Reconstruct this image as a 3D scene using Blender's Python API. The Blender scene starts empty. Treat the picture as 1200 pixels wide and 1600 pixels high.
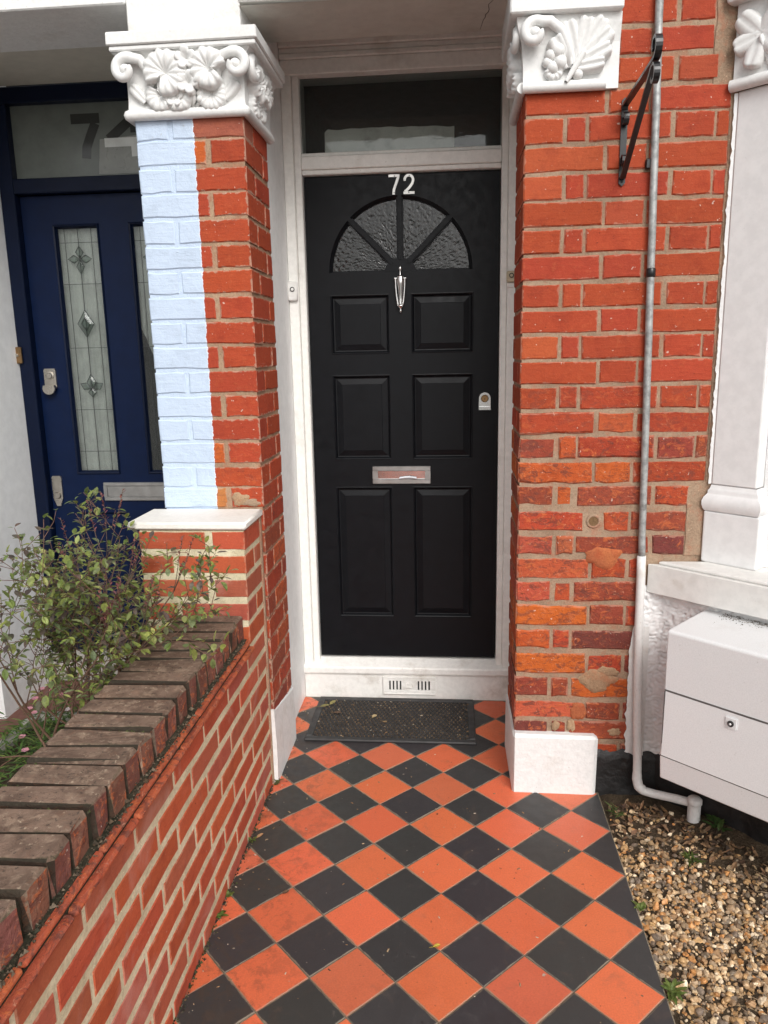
import bpy, math, random
from mathutils import Vector, Matrix, noise as mnoise

random.seed(7)
SC = bpy.context.scene
COL = SC.collection
R = math.radians
# ------------------------------------------------------------------ camera
PITCH, YAW, ROLL = 0.20395, 0.08999, -0.01895
cam_d = bpy.data.cameras.new('camera')
cam = bpy.data.objects.new('camera', cam_d)
COL.objects.link(cam)
_f = Vector((-math.sin(YAW)*math.cos(PITCH), math.cos(YAW)*math.cos(PITCH), -math.sin(PITCH)))
_r = Vector((math.cos(YAW), math.sin(YAW), 0))
_u = _r.cross(_f)
_r2 = math.cos(ROLL)*_r + math.sin(ROLL)*_u
_u2 = -math.sin(ROLL)*_r + math.cos(ROLL)*_u
cam.matrix_world = Matrix(((_r2.x, _u2.x, -_f.x, 0.347), (_r2.y, _u2.y, -_f.y, -1.567),
                           (_r2.z, _u2.z, -_f.z, 1.489), (0, 0, 0, 1)))
cam_d.sensor_fit = 'HORIZONTAL'
cam_d.sensor_width = 36.0
cam_d.lens = 36.0*1188.2/1200.0
cam_d.clip_start = 0.02
cam_d.clip_end = 500
SC.camera = cam
# ------------------------------------------------------------------ light
SUN_EL, SUN_ROT = 40, 160
W = bpy.data.worlds.new('World')
SC.world = W
W.use_nodes = True
wn = W.node_tree
wn.nodes.clear()
sky = wn.nodes.new('ShaderNodeTexSky')
sky.sky_type = 'NISHITA'
sky.sun_disc = False
sky.sun_elevation = R(SUN_EL)
sky.sun_rotation = R(SUN_ROT)
sky.air_density = 1.0
sky.dust_density = 4.0
hs = wn.nodes.new('ShaderNodeHueSaturation')
hs.inputs['Saturation'].default_value = 0.16
bg = wn.nodes.new('ShaderNodeBackground')
bg.inputs['Strength'].default_value = 0.15
wo = wn.nodes.new('ShaderNodeOutputWorld')
wn.links.new(sky.outputs[0], hs.inputs['Color'])
wn.links.new(hs.outputs[0], bg.inputs['Color'])
wn.links.new(bg.outputs[0], wo.inputs['Surface'])
sun_d = bpy.data.lights.new('sun', 'SUN')
sun_d.energy = 1.15
sun_d.angle = R(28)
sun_d.color = (1.0, 0.975, 0.94)
sun = bpy.data.objects.new('sun', sun_d)
COL.objects.link(sun)
_a = R(SUN_ROT)
_sd = Vector((math.sin(_a)*math.cos(R(SUN_EL)), math.cos(_a)*math.cos(R(SUN_EL)), math.sin(R(SUN_EL))))
sun.rotation_euler = _sd.to_track_quat('Z', 'Y').to_euler()
sun.location = (0, -6, 8)
VS = SC.view_settings
VS.view_transform = 'Standard'
VS.look = 'None'
VS.exposure = 0.26
VS.gamma = 1.0
VS.use_curve_mapping = False

# ------------------------------------------------------------------ helpers
def new_empty(name, label, cat, loc=(0, 0, 0), rz=0.0, group=None, kind=None):
    o = bpy.data.objects.new(name, None)
    COL.objects.link(o)
    o.location = loc
    o.rotation_euler = (0, 0, rz)
    o.empty_display_size = 0.05
    tag(o, label, cat, group, kind)
    return o

def tag(o, label=None, cat=None, group=None, kind=None):
    if label: o['label'] = label
    if cat: o['category'] = cat
    if group: o['group'] = group
    if cat and not kind: kind = 'thing'
    if kind: o['kind'] = kind
    return o

class MB:
    """collects geometry for one mesh"""
    def __init__(s):
        s.v = []; s.f = []; s.c = []; s.mi = []
    def add(s, verts, faces, col=None, mi=0):
        k = len(s.v)
        s.v.extend([tuple(p) for p in verts])
        s.f.extend([tuple(i+k for i in fc) for fc in faces])
        s.mi.extend([mi]*len(faces))
        s.c.extend([col or (1, 1, 1, 1)]*len(verts))
    def box(s, x0, x1, y0, y1, z0, z1, b=0.0, jit=0.0, mi=0):
        if b <= 0:
            vs = [(x, y, z) for x in (x0, x1) for y in (y0, y1) for z in (z0, z1)]
            s.add(vs, [(0, 1, 3, 2), (4, 6, 7, 5), (0, 4, 5, 1), (2, 3, 7, 6), (0, 2, 6, 4), (1, 5, 7, 3)], mi=mi)
            return
        lo, hi = (x0, y0, z0), (x1, y1, z1)
        vs = []; idx = {}
        for c in [(i, j, k) for i in (0, 1) for j in (0, 1) for k in (0, 1)]:
            for a in range(3):
                p = []
                for d in range(3):
                    base = hi[d] if c[d] else lo[d]
                    sg = -1 if c[d] else 1
                    p.append(base if d == a else base+sg*b)
                if jit:
                    p = [q+random.uniform(-jit, jit) for q in p]
                idx[c, a] = len(vs); vs.append(p)
        fs = []
        def orient(face):
            P = [Vector(vs[i]) for i in face]
            ctr = Vector(((x0+x1)/2, (y0+y1)/2, (z0+z1)/2))
            nn = (P[1]-P[0]).cross(P[2]-P[0])
            return face if nn.dot(sum(P, Vector())/len(P)-ctr) > 0 else tuple(reversed(face))
        for a in range(3):
            o1, o2 = [d for d in range(3) if d != a]
            for sd in (0, 1):
                q = []
                for (i, j) in ((0, 0), (1, 0), (1, 1), (0, 1)):
                    c = [0, 0, 0]; c[a] = sd; c[o1] = i; c[o2] = j
                    q.append(idx[tuple(c), a])
                fs.append(orient(tuple(q)))
        for a in range(3):
            o1, o2 = [d for d in range(3) if d != a]
            for i in (0, 1):
                for j in (0, 1):
                    c0 = [0, 0, 0]; c0[o1] = i; c0[o2] = j; c1 = list(c0); c1[a] = 1
                    c0, c1 = tuple(c0), tuple(c1)
                    fs.append(orient((idx[c0, o1], idx[c1, o1], idx[c1, o2], idx[c0, o2])))
        for c in [(i, j, k) for i in (0, 1) for j in (0, 1) for k in (0, 1)]:
            fs.append(orient((idx[c, 0], idx[c, 1], idx[c, 2])))
        s.add(vs, fs, mi=mi)
    def tube(s, pts, rad, n=8, col=None, caps=True, mi=0):
        pts = [Vector(p) for p in pts]
        if not hasattr(rad, '__len__'): rad = [rad]*len(pts)
        vs = []; fs = []
        up = None
        for i, p in enumerate(pts):
            t = (pts[min(i+1, len(pts)-1)]-pts[max(i-1, 0)])
            if t.length < 1e-9: t = Vector((0, 0, 1))
            t.normalize()
            if up is None:
                up = Vector((0, 0, 1)) if abs(t.z) < 0.9 else Vector((0, 1, 0))
            a = t.cross(up)
            if a.length < 1e-6: a = t.orthogonal()
            a.normalize(); b = a.cross(t); up = b
            for k in range(n):
                th = 2*math.pi*k/n
                vs.append(p+(a*math.cos(th)+b*math.sin(th))*rad[i])
        for i in range(len(pts)-1):
            for k in range(n):
                fs.append((i*n+k, (i+1)*n+k, (i+1)*n+(k+1) % n, i*n+(k+1) % n))
        if caps:
            fs.append(tuple(range(n))); fs.append(tuple(reversed(range((len(pts)-1)*n, len(pts)*n))))
        s.add(vs, fs, col, mi)
    def prism(s, poly, y0, y1, plane='xz', mi=0):
        """poly of 2d points extruded; plane xz: along y, plane xy: along z, plane yz: along x"""
        n = len(poly)
        mk = {'xz': lambda p, d: (p[0], d, p[1]), 'xy': lambda p, d: (p[0], p[1], d), 'yz': lambda p, d: (d, p[0], p[1])}[plane]
        vs = [mk(p, y0) for p in poly]+[mk(p, y1) for p in poly]
        fs = [tuple(range(n)), tuple(reversed(range(n, 2*n)))]
        fs += [(i, n+i, n+(i+1) % n, (i+1) % n) for i in range(n)]
        s.add(vs, fs, mi=mi)
    def lathe(s, prof, c, axis='z', n=16, mi=0):
        """prof: list (r, h)"""
        vs = []; fs = []
        for r, h in prof:
            for k in range(n):
                th = 2*math.pi*k/n
                a, b = r*math.cos(th), r*math.sin(th)
                vs.append({'z': (c[0]+a, c[1]+b, c[2]+h), 'y': (c[0]+a, c[1]+h, c[2]+b), 'x': (c[0]+h, c[1]+a, c[2]+b)}[axis])
        for i in range(len(prof)-1):
            for k in range(n):
                fs.append((i*n+k, i*n+(k+1) % n, (i+1)*n+(k+1) % n, (i+1)*n+k))
        fs.append(tuple(reversed(range(n)))); fs.append(tuple(range((len(prof)-1)*n, len(prof)*n)))
        s.add(vs, fs, mi=mi)
    def mesh(s, name, mat=None, smooth=None, fix=True):
        me = bpy.data.meshes.new(name)
        me.from_pydata(s.v, [], s.f)
        if any(c != (1, 1, 1, 1) for c in s.c):
            ca = me.color_attributes.new('Col', 'FLOAT_COLOR', 'POINT')
            ca.data.foreach_set('color', [x for c in s.c for x in c])
        mats = mat if isinstance(mat, (list, tuple)) else [mat]
        for m in mats:
            if m: me.materials.append(m)
        if len(mats) > 1:
            me.polygons.foreach_set('material_index', s.mi)
        if fix:
            import bmesh
            bm = bmesh.new(); bm.from_mesh(me)
            bmesh.ops.recalc_face_normals(bm, faces=bm.faces)
            bm.to_mesh(me); bm.free()
        if smooth is not None:
            me.shade_smooth()
            if smooth < 180: me.set_sharp_from_angle(angle=R(smooth))
        me.update()
        return me
    def obj(s, name, mat=None, parent=None, smooth=None, fix=True):
        return link(name, s.mesh(name, mat, smooth, fix), parent)

def link(name, me, parent=None, loc=None):
    o = bpy.data.objects.new(name, me)
    COL.objects.link(o)
    if parent: o.parent = parent
    if loc: o.location = loc
    return o

def simple(name, mat, parent=None, b=0.0, *boxes, smooth=None):
    m = MB()
    for bx in boxes: m.box(*bx, b=b)
    return m.obj(name, mat, parent, smooth)

# ------------------------------------------------------------------ materials
class NT:
    def __init__(s, name):
        s.m = bpy.data.materials.new(name)
        s.m.use_nodes = True
        s.t = s.m.node_tree
        s.t.nodes.clear()
        s.out = s.t.nodes.new('ShaderNodeOutputMaterial')
        s.pos = s.n('NewGeometry').outputs['Position']
    def n(s, typ, **kw):
        nd = s.t.nodes.new('ShaderNode'+typ)
        for k, v in kw.items(): setattr(nd, k, v)
        return nd
    def put(s, sock, v):
        if hasattr(v, 'links'): s.t.links.new(v, sock)
        elif isinstance(v, tuple) and len(v) == 3 and sock.type == 'RGBA': sock.default_value = (*v, 1)
        else: sock.default_value = v
    def math(s, op, a, b=0.0, c=0.0, clamp=False):
        nd = s.n('Math', operation=op); nd.use_clamp = clamp
        s.put(nd.inputs[0], a); s.put(nd.inputs[1], b); s.put(nd.inputs[2], c)
        return nd.outputs[0]
    def noise(s, scale, detail=3, rough=0.55, vec=None, dist=0.0):
        nd = s.n('TexNoise'); nd.inputs['Scale'].default_value = scale
        nd.inputs['Detail'].default_value = detail; nd.inputs['Roughness'].default_value = rough
        nd.inputs['Distortion'].default_value = dist
        s.t.links.new(vec or s.pos, nd.inputs['Vector'])
        return nd.outputs[0]
    def voro(s, scale, vec=None, feature='F1', out=0):
        nd = s.n('TexVoronoi', feature=feature); nd.inputs['Scale'].default_value = scale
        s.t.links.new(vec or s.pos, nd.inputs['Vector'])
        return nd.outputs[out]
    def map(s, scale, vec=None, loc=(0, 0, 0)):
        nd = s.n('Mapping'); nd.inputs['Scale'].default_value = scale; nd.inputs['Location'].default_value = loc
        s.t.links.new(vec or s.pos, nd.inputs['Vector'])
        return nd.outputs[0]
    def ramp(s, x, lo, hi, a=0.0, b=1.0):
        nd = s.n('MapRange', interpolation_type='SMOOTHSTEP')
        s.put(nd.inputs[0], x)
        for i, v in enumerate((lo, hi, a, b)): s.put(nd.inputs[i+1], v)
        return nd.outputs[0]
    def mix(s, fac, a, b, mode='MIX'):
        nd = s.n('Mix', data_type='RGBA', blend_type=mode)
        s.put(nd.inputs[0], fac); s.put(nd.inputs[6], a); s.put(nd.inputs[7], b)
        return nd.outputs[2]
    def bump(s, h, strength=0.3, dist=0.002, nrm=None):
        nd = s.n('Bump'); nd.inputs['Strength'].default_value = strength; nd.inputs['Distance'].default_value = dist
        s.t.links.new(h, nd.inputs['Height'])
        if nrm: s.t.links.new(nrm, nd.inputs['Normal'])
        return nd.outputs[0]
    def sep(s, v):
        nd = s.n('SeparateXYZ'); s.t.links.new(v, nd.inputs[0]); return nd.outputs
    def done(s, col, rough=0.6, nrm=None, metal=0.0, spec=0.5, **kw):
        p = s.n('BsdfPrincipled')
        s.put(p.inputs['Base Color'], col); s.put(p.inputs['Roughness'], rough); s.put(p.inputs['Metallic'], metal)
        s.put(p.inputs['Specular IOR Level'], spec)
        for k, v in kw.items(): s.put(p.inputs[k.replace('_', ' ')], v)
        if nrm: s.t.links.new(nrm, p.inputs['Normal'])
        s.t.links.new(p.outputs[0], s.out.inputs[0])
        s.p = p
        return s.m

def paint_mat(name, col, rough=0.5, bs=60, bstr=0.25, bdist=0.002, dirt=(0.30, 0.26, 0.20), amt=0.35, lo=0.56, hi=0.78, ds=5, spec=0.4):
    t = NT(name)
    a = t.noise(ds, 5, 0.65)
    b = t.noise(bs, 4, 0.6)
    sp = t.ramp(t.noise(140, 2, 0.5), 0.70, 0.76)
    d = t.math('MULTIPLY', t.ramp(a, lo, hi), amt)
    c = t.mix(d, col, dirt)
    c = t.mix(t.math('MULTIPLY', sp, amt*0.8), c, tuple(x*0.6 for x in dirt))
    var = t.ramp(b, 0.3, 0.7, 0.94, 1.03)
    c = t.mix(1.0, c, var, 'MULTIPLY')
    return t.done(c, rough, t.bump(b, bstr, bdist), spec=spec)

def brick_mat(name, mortar, smear=1.0, paint=None, grain=1.0, top_grime=False, bloom=False):
    t = NT(name)
    oc = t.n('ObjectInfo').outputs['Color']
    rnd = t.n('ObjectInfo').outputs['Random']
    uv = t.n('UVMap', uv_map='m').outputs[0]; dm = t.n('UVMap', uv_map='dim').outputs[0]
    u, v, _ = t.sep(uv); w, h, _ = t.sep(dm)
    d = t.math('MINIMUM', t.math('MINIMUM', u, t.math('SUBTRACT', w, u)), t.math('MINIMUM', v, t.math('SUBTRACT', h, v)))
    big = t.noise(14, 4, 0.6, dist=0.4)
    med = t.noise(45, 5, 0.62, dist=0.3)
    fine = t.noise(260, 4, 0.65)
    streak = t.noise(1.0, 4, 0.6, vec=t.map((16, 16, 130)))
    wx = t.n('ObjectInfo').outputs['Alpha']          # 0 = sound brick, 1 = badly weathered brick
    c = t.mix(t.ramp(big, 0.50, 0.70, 0, 0.45), oc, t.mix(1.0, oc, (0.68, 0.55, 0.60), 'MULTIPLY'))
    c = t.mix(t.ramp(med, 0.56, 0.70, 0, 0.36), c, t.mix(0.5, oc, (0.56, 0.16, 0.06)))
    patch = t.noise(26, 5, 0.7, vec=t.map((1, 1, 1.5), loc=(3, 1, 8)), dist=1.2)
    c = t.mix(t.math('MULTIPLY', t.ramp(patch, 0.50, 0.60), t.math('MULTIPLY', wx, 0.75)), c, (0.135, 0.046, 0.034))
    patch2 = t.noise(34, 5, 0.72, vec=t.map((1, 1, 1.3), loc=(13, 5, 2)), dist=1.0)
    c = t.mix(t.math('MULTIPLY', t.ramp(patch2, 0.54, 0.62), t.math('MULTIPLY', wx, 0.70)), c, (0.56, 0.145, 0.045))
    patch3 = t.noise(48, 5, 0.75, vec=t.map((1, 1, 1.6), loc=(1, 15, 7)), dist=0.8)
    c = t.mix(t.math('MULTIPLY', t.ramp(patch3, 0.60, 0.66), t.math('MULTIPLY', wx, 0.60)), c, (0.54, 0.27, 0.17))
    c = t.mix(t.ramp(streak, 0.55, 0.72, 0, 0.35), c, t.mix(1.0, c, (0.55, 0.45, 0.45), 'MULTIPLY'))
    c = t.mix(t.ramp(fine, 0.35, 0.7, 0.35, 0.0), c, t.mix(1.0, c, (0.6, 0.55, 0.55), 'MULTIPLY'))
    e = t.math('ADD', d, t.math('MULTIPLY', t.math('SUBTRACT', med, 0.5), 0.030))
    e2 = t.math('ADD', e, t.math('MULTIPLY', t.math('SUBTRACT', fine, 0.5), 0.008))
    sm = t.math('MULTIPLY', t.ramp(e2, 0.0040, 0.0), smear)
    c = t.mix(sm, c, t.mix(0.35, mortar, c))
    speck = t.ramp(t.noise(95, 2, 0.4), 0.735, 0.76)
    c = t.mix(t.math('MULTIPLY', speck, 0.75*smear), c, (0.68, 0.60, 0.52))
    pit = t.ramp(t.noise(120, 2, 0.5, vec=t.map((1, 1, 1), loc=(3, 7, 2))), 0.74, 0.78)
    c = t.mix(t.math('MULTIPLY', pit, 0.7), c, (0.05, 0.02, 0.015))
    hgt = t.math('ADD', t.math('MULTIPLY', fine, 0.35*grain), t.math('MULTIPLY', med, 1.0*grain))
    hgt = t.math('SUBTRACT', hgt, t.math('MULTIPLY', pit, 1.0))
    hgt = t.math('ADD', hgt, t.math('MULTIPLY', streak, 0.6*grain))
    hgt = t.math('ADD', hgt, t.math('MULTIPLY', t.math('MULTIPLY', patch2, wx), 3.0))
    if bloom: c = t.mix(t.ramp(t.noise(5, 5, 0.6, dist=0.8), 0.54, 0.74, 0, 0.42), c, (0.52, 0.30, 0.25))
    rough = 0.82
    if top_grime:
        nz = t.sep(t.n('NewGeometry').outputs['Normal'])[2]
        g = t.math('MULTIPLY', t.ramp(t.math('ADD', nz, t.math('MULTIPLY', t.math('SUBTRACT', med, 0.5), 1.4)), 0.0, 0.55), 0.93)
        gc = t.mix(t.ramp(big, 0.35, 0.65), (0.115, 0.076, 0.054), (0.205, 0.138, 0.100))
        gc = t.mix(t.ramp(med, 0.50, 0.66, 0, 0.7), gc, (0.29, 0.21, 0.15))
        gc = t.mix(t.ramp(t.noise(60, 4, 0.7), 0.60, 0.68, 0, 0.85), gc, (0.40, 0.31, 0.22))
        gc = t.mix(t.ramp(t.noise(85, 3, 0.7, vec=t.map((1, 1, 1), loc=(4, 4, 1))), 0.58, 0.68, 0, 0.8), gc, (0.045, 0.036, 0.028))
        c = t.mix(g, c, gc)
        moss = t.ramp(e2, 0.006, -0.001)
        c = t.mix(t.math('MULTIPLY', moss, t.ramp(big, 0.46, 0.62, 0.0, 0.75)), c, (0.045, 0.043, 0.018))
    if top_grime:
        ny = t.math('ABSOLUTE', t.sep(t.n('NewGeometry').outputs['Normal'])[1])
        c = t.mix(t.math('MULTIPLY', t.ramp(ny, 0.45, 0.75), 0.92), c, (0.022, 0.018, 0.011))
    if paint:
        x, y, z = t.sep(t.pos)
        edge = t.math('ADD', x, t.math('MULTIPLY', t.math('SUBTRACT', t.noise(55, 5, 0.7), 0.5), 0.020))
        m = t.ramp(edge, -0.4305, -0.4325)
        pc = t.mix(t.ramp(t.noise(9, 5, 0.7), 0.45, 0.75, 0, 0.8), paint, tuple(q*0.84 for q in paint))
        pc = t.mix(t.ramp(t.noise(90, 3, 0.7), 0.66, 0.74, 0, 0.35), pc, (0.32, 0.31, 0.30))
        rim = t.math('MULTIPLY', t.ramp(edge, -0.4345, -0.4325), m)
        pc = t.mix(rim, pc, (0.76, 0.80, 0.84))
        c = t.mix(m, c, pc)
        hgt = t.math('MULTIPLY', hgt, t.ramp(m, 0, 1, 1.0, 1.1))
        rough = t.ramp(m, 0, 1, 0.82, 0.55)
    return t.done(c, rough, t.bump(hgt, 0.75, 0.0028), spec=0.3)

def mortar_mat(name, col, dark, paint=None, sc=180, stain=None):
    t = NT(name)
    a = t.noise(9, 4, 0.6); f = t.noise(sc, 4, 0.7); g = t.noise(40, 4, 0.6)
    c = t.mix(t.ramp(a, 0.35, 0.7), col, dark)
    c = t.mix(t.ramp(f, 0.4, 0.75, 0, 0.5), c, tuple(x*0.5 for x in dark))
    c = t.mix(t.ramp(t.noise(120, 2), 0.66, 0.74, 0, 0.7), c, tuple(min(1, x*1.5) for x in col))
    if stain: c = t.mix(t.ramp(t.noise(24, 4, 0.7), 0.48, 0.66, 0, 0.55), c, stain)
    rough = 0.9
    hgt = t.math('ADD', f, t.math('MULTIPLY', g, 1.2))
    if paint:
        x, y, z = t.sep(t.pos)
        edge = t.math('ADD', x, t.math('MULTIPLY', t.math('SUBTRACT', t.noise(55, 5, 0.7), 0.5), 0.020))
        m = t.ramp(edge, -0.4305, -0.4325)
        c = t.mix(m, c, t.mix(t.ramp(g, 0.3, 0.7), paint, tuple(min(0.85, q*1.08) for q in paint)))
    return t.done(c, rough, t.bump(hgt, 0.8, 0.003), spec=0.2)

def plain(name, col, rough=0.5, metal=0.0, bs=80, bstr=0.1, var=0.12, spec=0.5, bdist=0.001):
    t = NT(name)
    b = t.noise(bs, 4, 0.6)
    c = t.mix(1.0, col, t.ramp(t.noise(18, 4, 0.6), 0.3, 0.7, 1-var, 1+var*0.5), 'MULTIPLY')
    r = t.ramp(t.noise(30, 3), 0.3, 0.7, max(0.02, rough*0.85), min(1, rough*1.15))
    return t.done(c, r, t.bump(b, bstr, bdist), metal=metal, spec=spec)

def attr_mat(name, rough=0.6, trans=0.0, bs=200, bstr=0.2, spec=0.4):
    t = NT(name)
    c = t.n('VertexColor', layer_name='Col').outputs[0]
    c = t.mix(1.0, c, t.ramp(t.noise(bs, 4, 0.6), 0.3, 0.72, 0.66, 1.18), 'MULTIPLY')
    m = t.done(c, rough, t.bump(t.noise(bs*1.5, 3), bstr, 0.001), spec=spec)
    if trans:
        tr = t.n('BsdfTranslucent'); t.put(tr.inputs[0], c)
        mx = t.n('MixShader'); mx.inputs[0].default_value = trans
        t.t.links.new(t.p.outputs[0], mx.inputs[1]); t.t.links.new(tr.outputs[0], mx.inputs[2])
        t.t.links.new(mx.outputs[0], t.out.inputs[0])
    return m

def glass_mat(name, tint=(0.8, 0.85, 0.83), rough=0.02, wave=0.0, ws=90, dist=0.002, reflect_grey=0.0, ior=1.5):
    t = NT(name)
    tr = t.n('BsdfTransparent'); t.put(tr.inputs[0], tint)
    gl = t.n('BsdfGlossy'); gl.inputs['Roughness'].default_value = rough
    fr = t.n('Fresnel'); fr.inputs['IOR'].default_value = ior
    if wave:
        v = t.map((1.0, 1.0, 1.5))
        h = t.math('ADD', t.voro(ws, vec=v, feature='SMOOTH_F1'), t.noise(ws*1.4, 2, 0.5, vec=v, dist=0.8))
        b = t.bump(h, wave, dist)
        t.t.links.new(b, gl.inputs['Normal']); t.t.links.new(b, fr.inputs['Normal'])
    mx = t.n('MixShader')
    t.t.links.new(fr.outputs[0], mx.inputs[0]); t.t.links.new(tr.outputs[0], mx.inputs[1]); t.t.links.new(gl.outputs[0], mx.inputs[2])
    res = mx.outputs[0]
    if reflect_grey:
        df = t.n('BsdfDiffuse'); t.put(df.inputs[0], (0.5, 0.52, 0.51))  # grey diffuse share: dust film plus pale reflection painted in
        if wave: t.t.links.new(b, df.inputs['Normal'])
        m2 = t.n('MixShader'); m2.inputs[0].default_value = reflect_grey
        t.t.links.new(res, m2.inputs[1]); t.t.links.new(df.outputs[0], m2.inputs[2]); res = m2.outputs[0]
    t.t.links.new(res, t.out.inputs[0])
    return t.m

M = {}
M['white_frame'] = paint_mat('old_gloss_white', (0.84, 0.83, 0.79), 0.38, 45, 0.22, 0.0015, (0.36, 0.31, 0.24), 0.35, 0.55, 0.8, 6)
M['white_step'] = paint_mat('worn_white_step', (0.80, 0.785, 0.75), 0.5, 50, 0.3, 0.002, (0.34, 0.28, 0.21), 0.55, 0.5, 0.75, 7)
M['white_masonry'] = paint_mat('white_masonry_paint', (0.74, 0.74, 0.725), 0.62, 55, 0.6, 0.004, (0.42, 0.36, 0.28), 0.42, 0.55, 0.78, 6)
M['white_carved'] = paint_mat('white_carved_stone', (0.72, 0.72, 0.705), 0.6, 90, 0.18, 0.0015, (0.45, 0.42, 0.36), 0.22, 0.55, 0.8, 9)
M['white_cap'] = paint_mat('painted_capstone', (0.79, 0.765, 0.71), 0.62, 70, 0.25, 0.002, (0.45, 0.37, 0.27), 0.35, 0.5, 0.75, 6)
M['white_reveal'] = paint_mat('white_reveal', (0.84, 0.84, 0.83), 0.55, 25, 0.15, 0.003, (0.4, 0.37, 0.32), 0.2, 0.6, 0.85, 3)
M['white_bay'] = paint_mat('white_bay_gloss', (0.76, 0.757, 0.75), 0.42, 30, 0.12, 0.002, (0.5, 0.46, 0.42), 0.16, 0.62, 0.85, 5)
M['white_sill'] = paint_mat('white_sill', (0.70, 0.69, 0.66), 0.5, 40, 0.2, 0.002, (0.38, 0.3, 0.2), 0.32, 0.56, 0.78, 6)
M['soffit'] = paint_mat('grey_white_plaster', (0.56, 0.54, 0.49), 0.75, 22, 0.35, 0.004, (0.30, 0.27, 0.22), 0.5, 0.5, 0.8, 4)
M['soffit_cream'] = paint_mat('cream_plaster', (0.60, 0.57, 0.49), 0.7, 20, 0.15, 0.003, (0.36, 0.33, 0.27), 0.25, 0.55, 0.85, 3)
M['meter'] = paint_mat('meter_box_plastic', (0.71, 0.715, 0.715), 0.45, 300, 0.15, 0.0008, (0.42, 0.38, 0.33), 0.3, 0.55, 0.8, 6)
M['pipe_white'] = paint_mat('white_pipe_paint', (0.68, 0.67, 0.65), 0.5, 90, 0.35, 0.002, (0.45, 0.36, 0.24), 0.4, 0.55, 0.78, 12)
M['plastic'] = plain('white_plastic', (0.75, 0.74, 0.71), 0.35)
M['beige'] = plain('yellowed_plastic', (0.55, 0.47, 0.33), 0.45)
M['black_paint'] = plain('black_gloss_paint', (0.0040, 0.0046, 0.0062), 0.42, 0, 30, 0.14, 0.2, 0.20, 0.0012)
M['black_void'] = plain('dark_hall', (0.03, 0.03, 0.028), 0.8)
M['navy'] = plain('navy_paint', (0.0016, 0.0078, 0.034), 0.42, 0, 40, 0.06, 0.12, 0.18)
M['navy_frame'] = plain('navy_frame_paint', (0.0018, 0.0055, 0.021), 0.42, 0, 40, 0.06, 0.12, 0.18)
M['maroon'] = plain('maroon_paint', (0.09, 0.01, 0.02), 0.4)
M['chrome'] = plain('chrome', (0.72, 0.72, 0.71), 0.16, 1.0, 60, 0.05)
M['satin'] = plain('satin_steel', (0.50, 0.50, 0.49), 0.34, 1.0, 200, 0.08)
M['satin_bright'] = plain('satin_silver', (0.74, 0.73, 0.70), 0.42, 0.8, 200, 0.05)
M['satin_warm'] = plain('satin_nickel', (0.52, 0.48, 0.42), 0.3, 1.0, 200, 0.05)
M['brass'] = plain('worn_brass', (0.32, 0.20, 0.10), 0.4, 1.0)
M['seam'] = plain('gap_shade_grey', (0.10, 0.09, 0.085), 0.8)
M['iron'] = plain('black_iron', (0.009, 0.009, 0.010), 0.35, 0, 90, 0.3, 0.2, 0.5)
M['rubber'] = plain('black_rubber', (0.034, 0.033, 0.033), 0.6, 0, 120, 0.3)
M['tar'] = plain('black_tar_paint', (0.014, 0.013, 0.013), 0.55, 0, 45, 0.8, 0.5, 0.5, 0.006)
M['paper'] = paint_mat('old_paper', (0.80, 0.80, 0.77), 0.8, 30, 0.2, 0.003, (0.1, 0.1, 0.1), 0.4, 0.5, 0.8, 12)
M['white_paper'] = plain('white_paper', (0.72, 0.74, 0.78), 0.7)
M['glass'] = glass_mat('window_glass', (0.84, 0.86, 0.845), 0.02, 0.10, 12, 0.002, 0.04)
M['obscure'] = glass_mat('rippled_glass', (0.45, 0.47, 0.46), 0.09, 0.0, 62, 0.045, 0.035, 1.62)
M['bevel_glass'] = glass_mat('bevelled_glass', (0.75, 0.8, 0.78), 0.04, 0.3, 40, 0.003)
M['frosted'] = plain('frosted_film', (0.135, 0.15, 0.135), 0.22, 0, 50, 0.02, 0.1)
M['film_light'] = plain('pale_film', (0.27, 0.28, 0.26), 0.3)
M['digit_dark'] = plain('clear_glass_digit', (0.038, 0.040, 0.037), 0.12)
M['digit_white'] = plain('digit_light_white', (0.68, 0.70, 0.68), 0.4)  # white colour paints the light showing through the clear digit
M['curtain'] = plain('net_curtain', (0.66, 0.67, 0.65), 0.9)
M['lead'] = plain('lead_came', (0.07, 0.075, 0.075), 0.4, 0.6)
M['brick'] = brick_mat('weathered_red_brick', (0.48, 0.25, 0.175), 0.75)
M['brick_new'] = brick_mat('garden_wall_brick', (0.55, 0.46, 0.32), 0.32, grain=0.45, bloom=True)
PAINT = (0.50, 0.595, 0.73)
M['brick_pier'] = brick_mat('pier_brick', (0.44, 0.35, 0.26), 0.8, paint=PAINT)
M['brick_cope'] = brick_mat('coping_brick', (0.40, 0.34, 0.25), 0.8, top_grime=True)
M['mortar'] = mortar_mat('old_mortar', (0.38, 0.27, 0.185), (0.27, 0.185, 0.125), stain=(0.36, 0.15, 0.09))
M['mortar_pier'] = mortar_mat('pier_mortar', (0.42, 0.29, 0.19), (0.30, 0.20, 0.13), stain=(0.36, 0.15, 0.09), paint=PAINT)
M['mortar_new'] = mortar_mat('cream_mortar', (0.72, 0.645, 0.455), (0.54, 0.47, 0.31), sc=120)
M['mortar_dark'] = mortar_mat('mossy_mortar', (0.055, 0.048, 0.032), (0.025, 0.024, 0.014), sc=120)
M['grout'] = mortar_mat('tile_grout', (0.30, 0.25, 0.18), (0.13, 0.11, 0.075))
M['creasing'] = brick_mat('creasing_tile', (0.3, 0.2, 0.15), 0.15, grain=0.6)
M['leaf'] = attr_mat('leaf', 0.45, 0.40, 120, 0.3)
M['bark'] = attr_mat('bark', 0.8)
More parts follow.
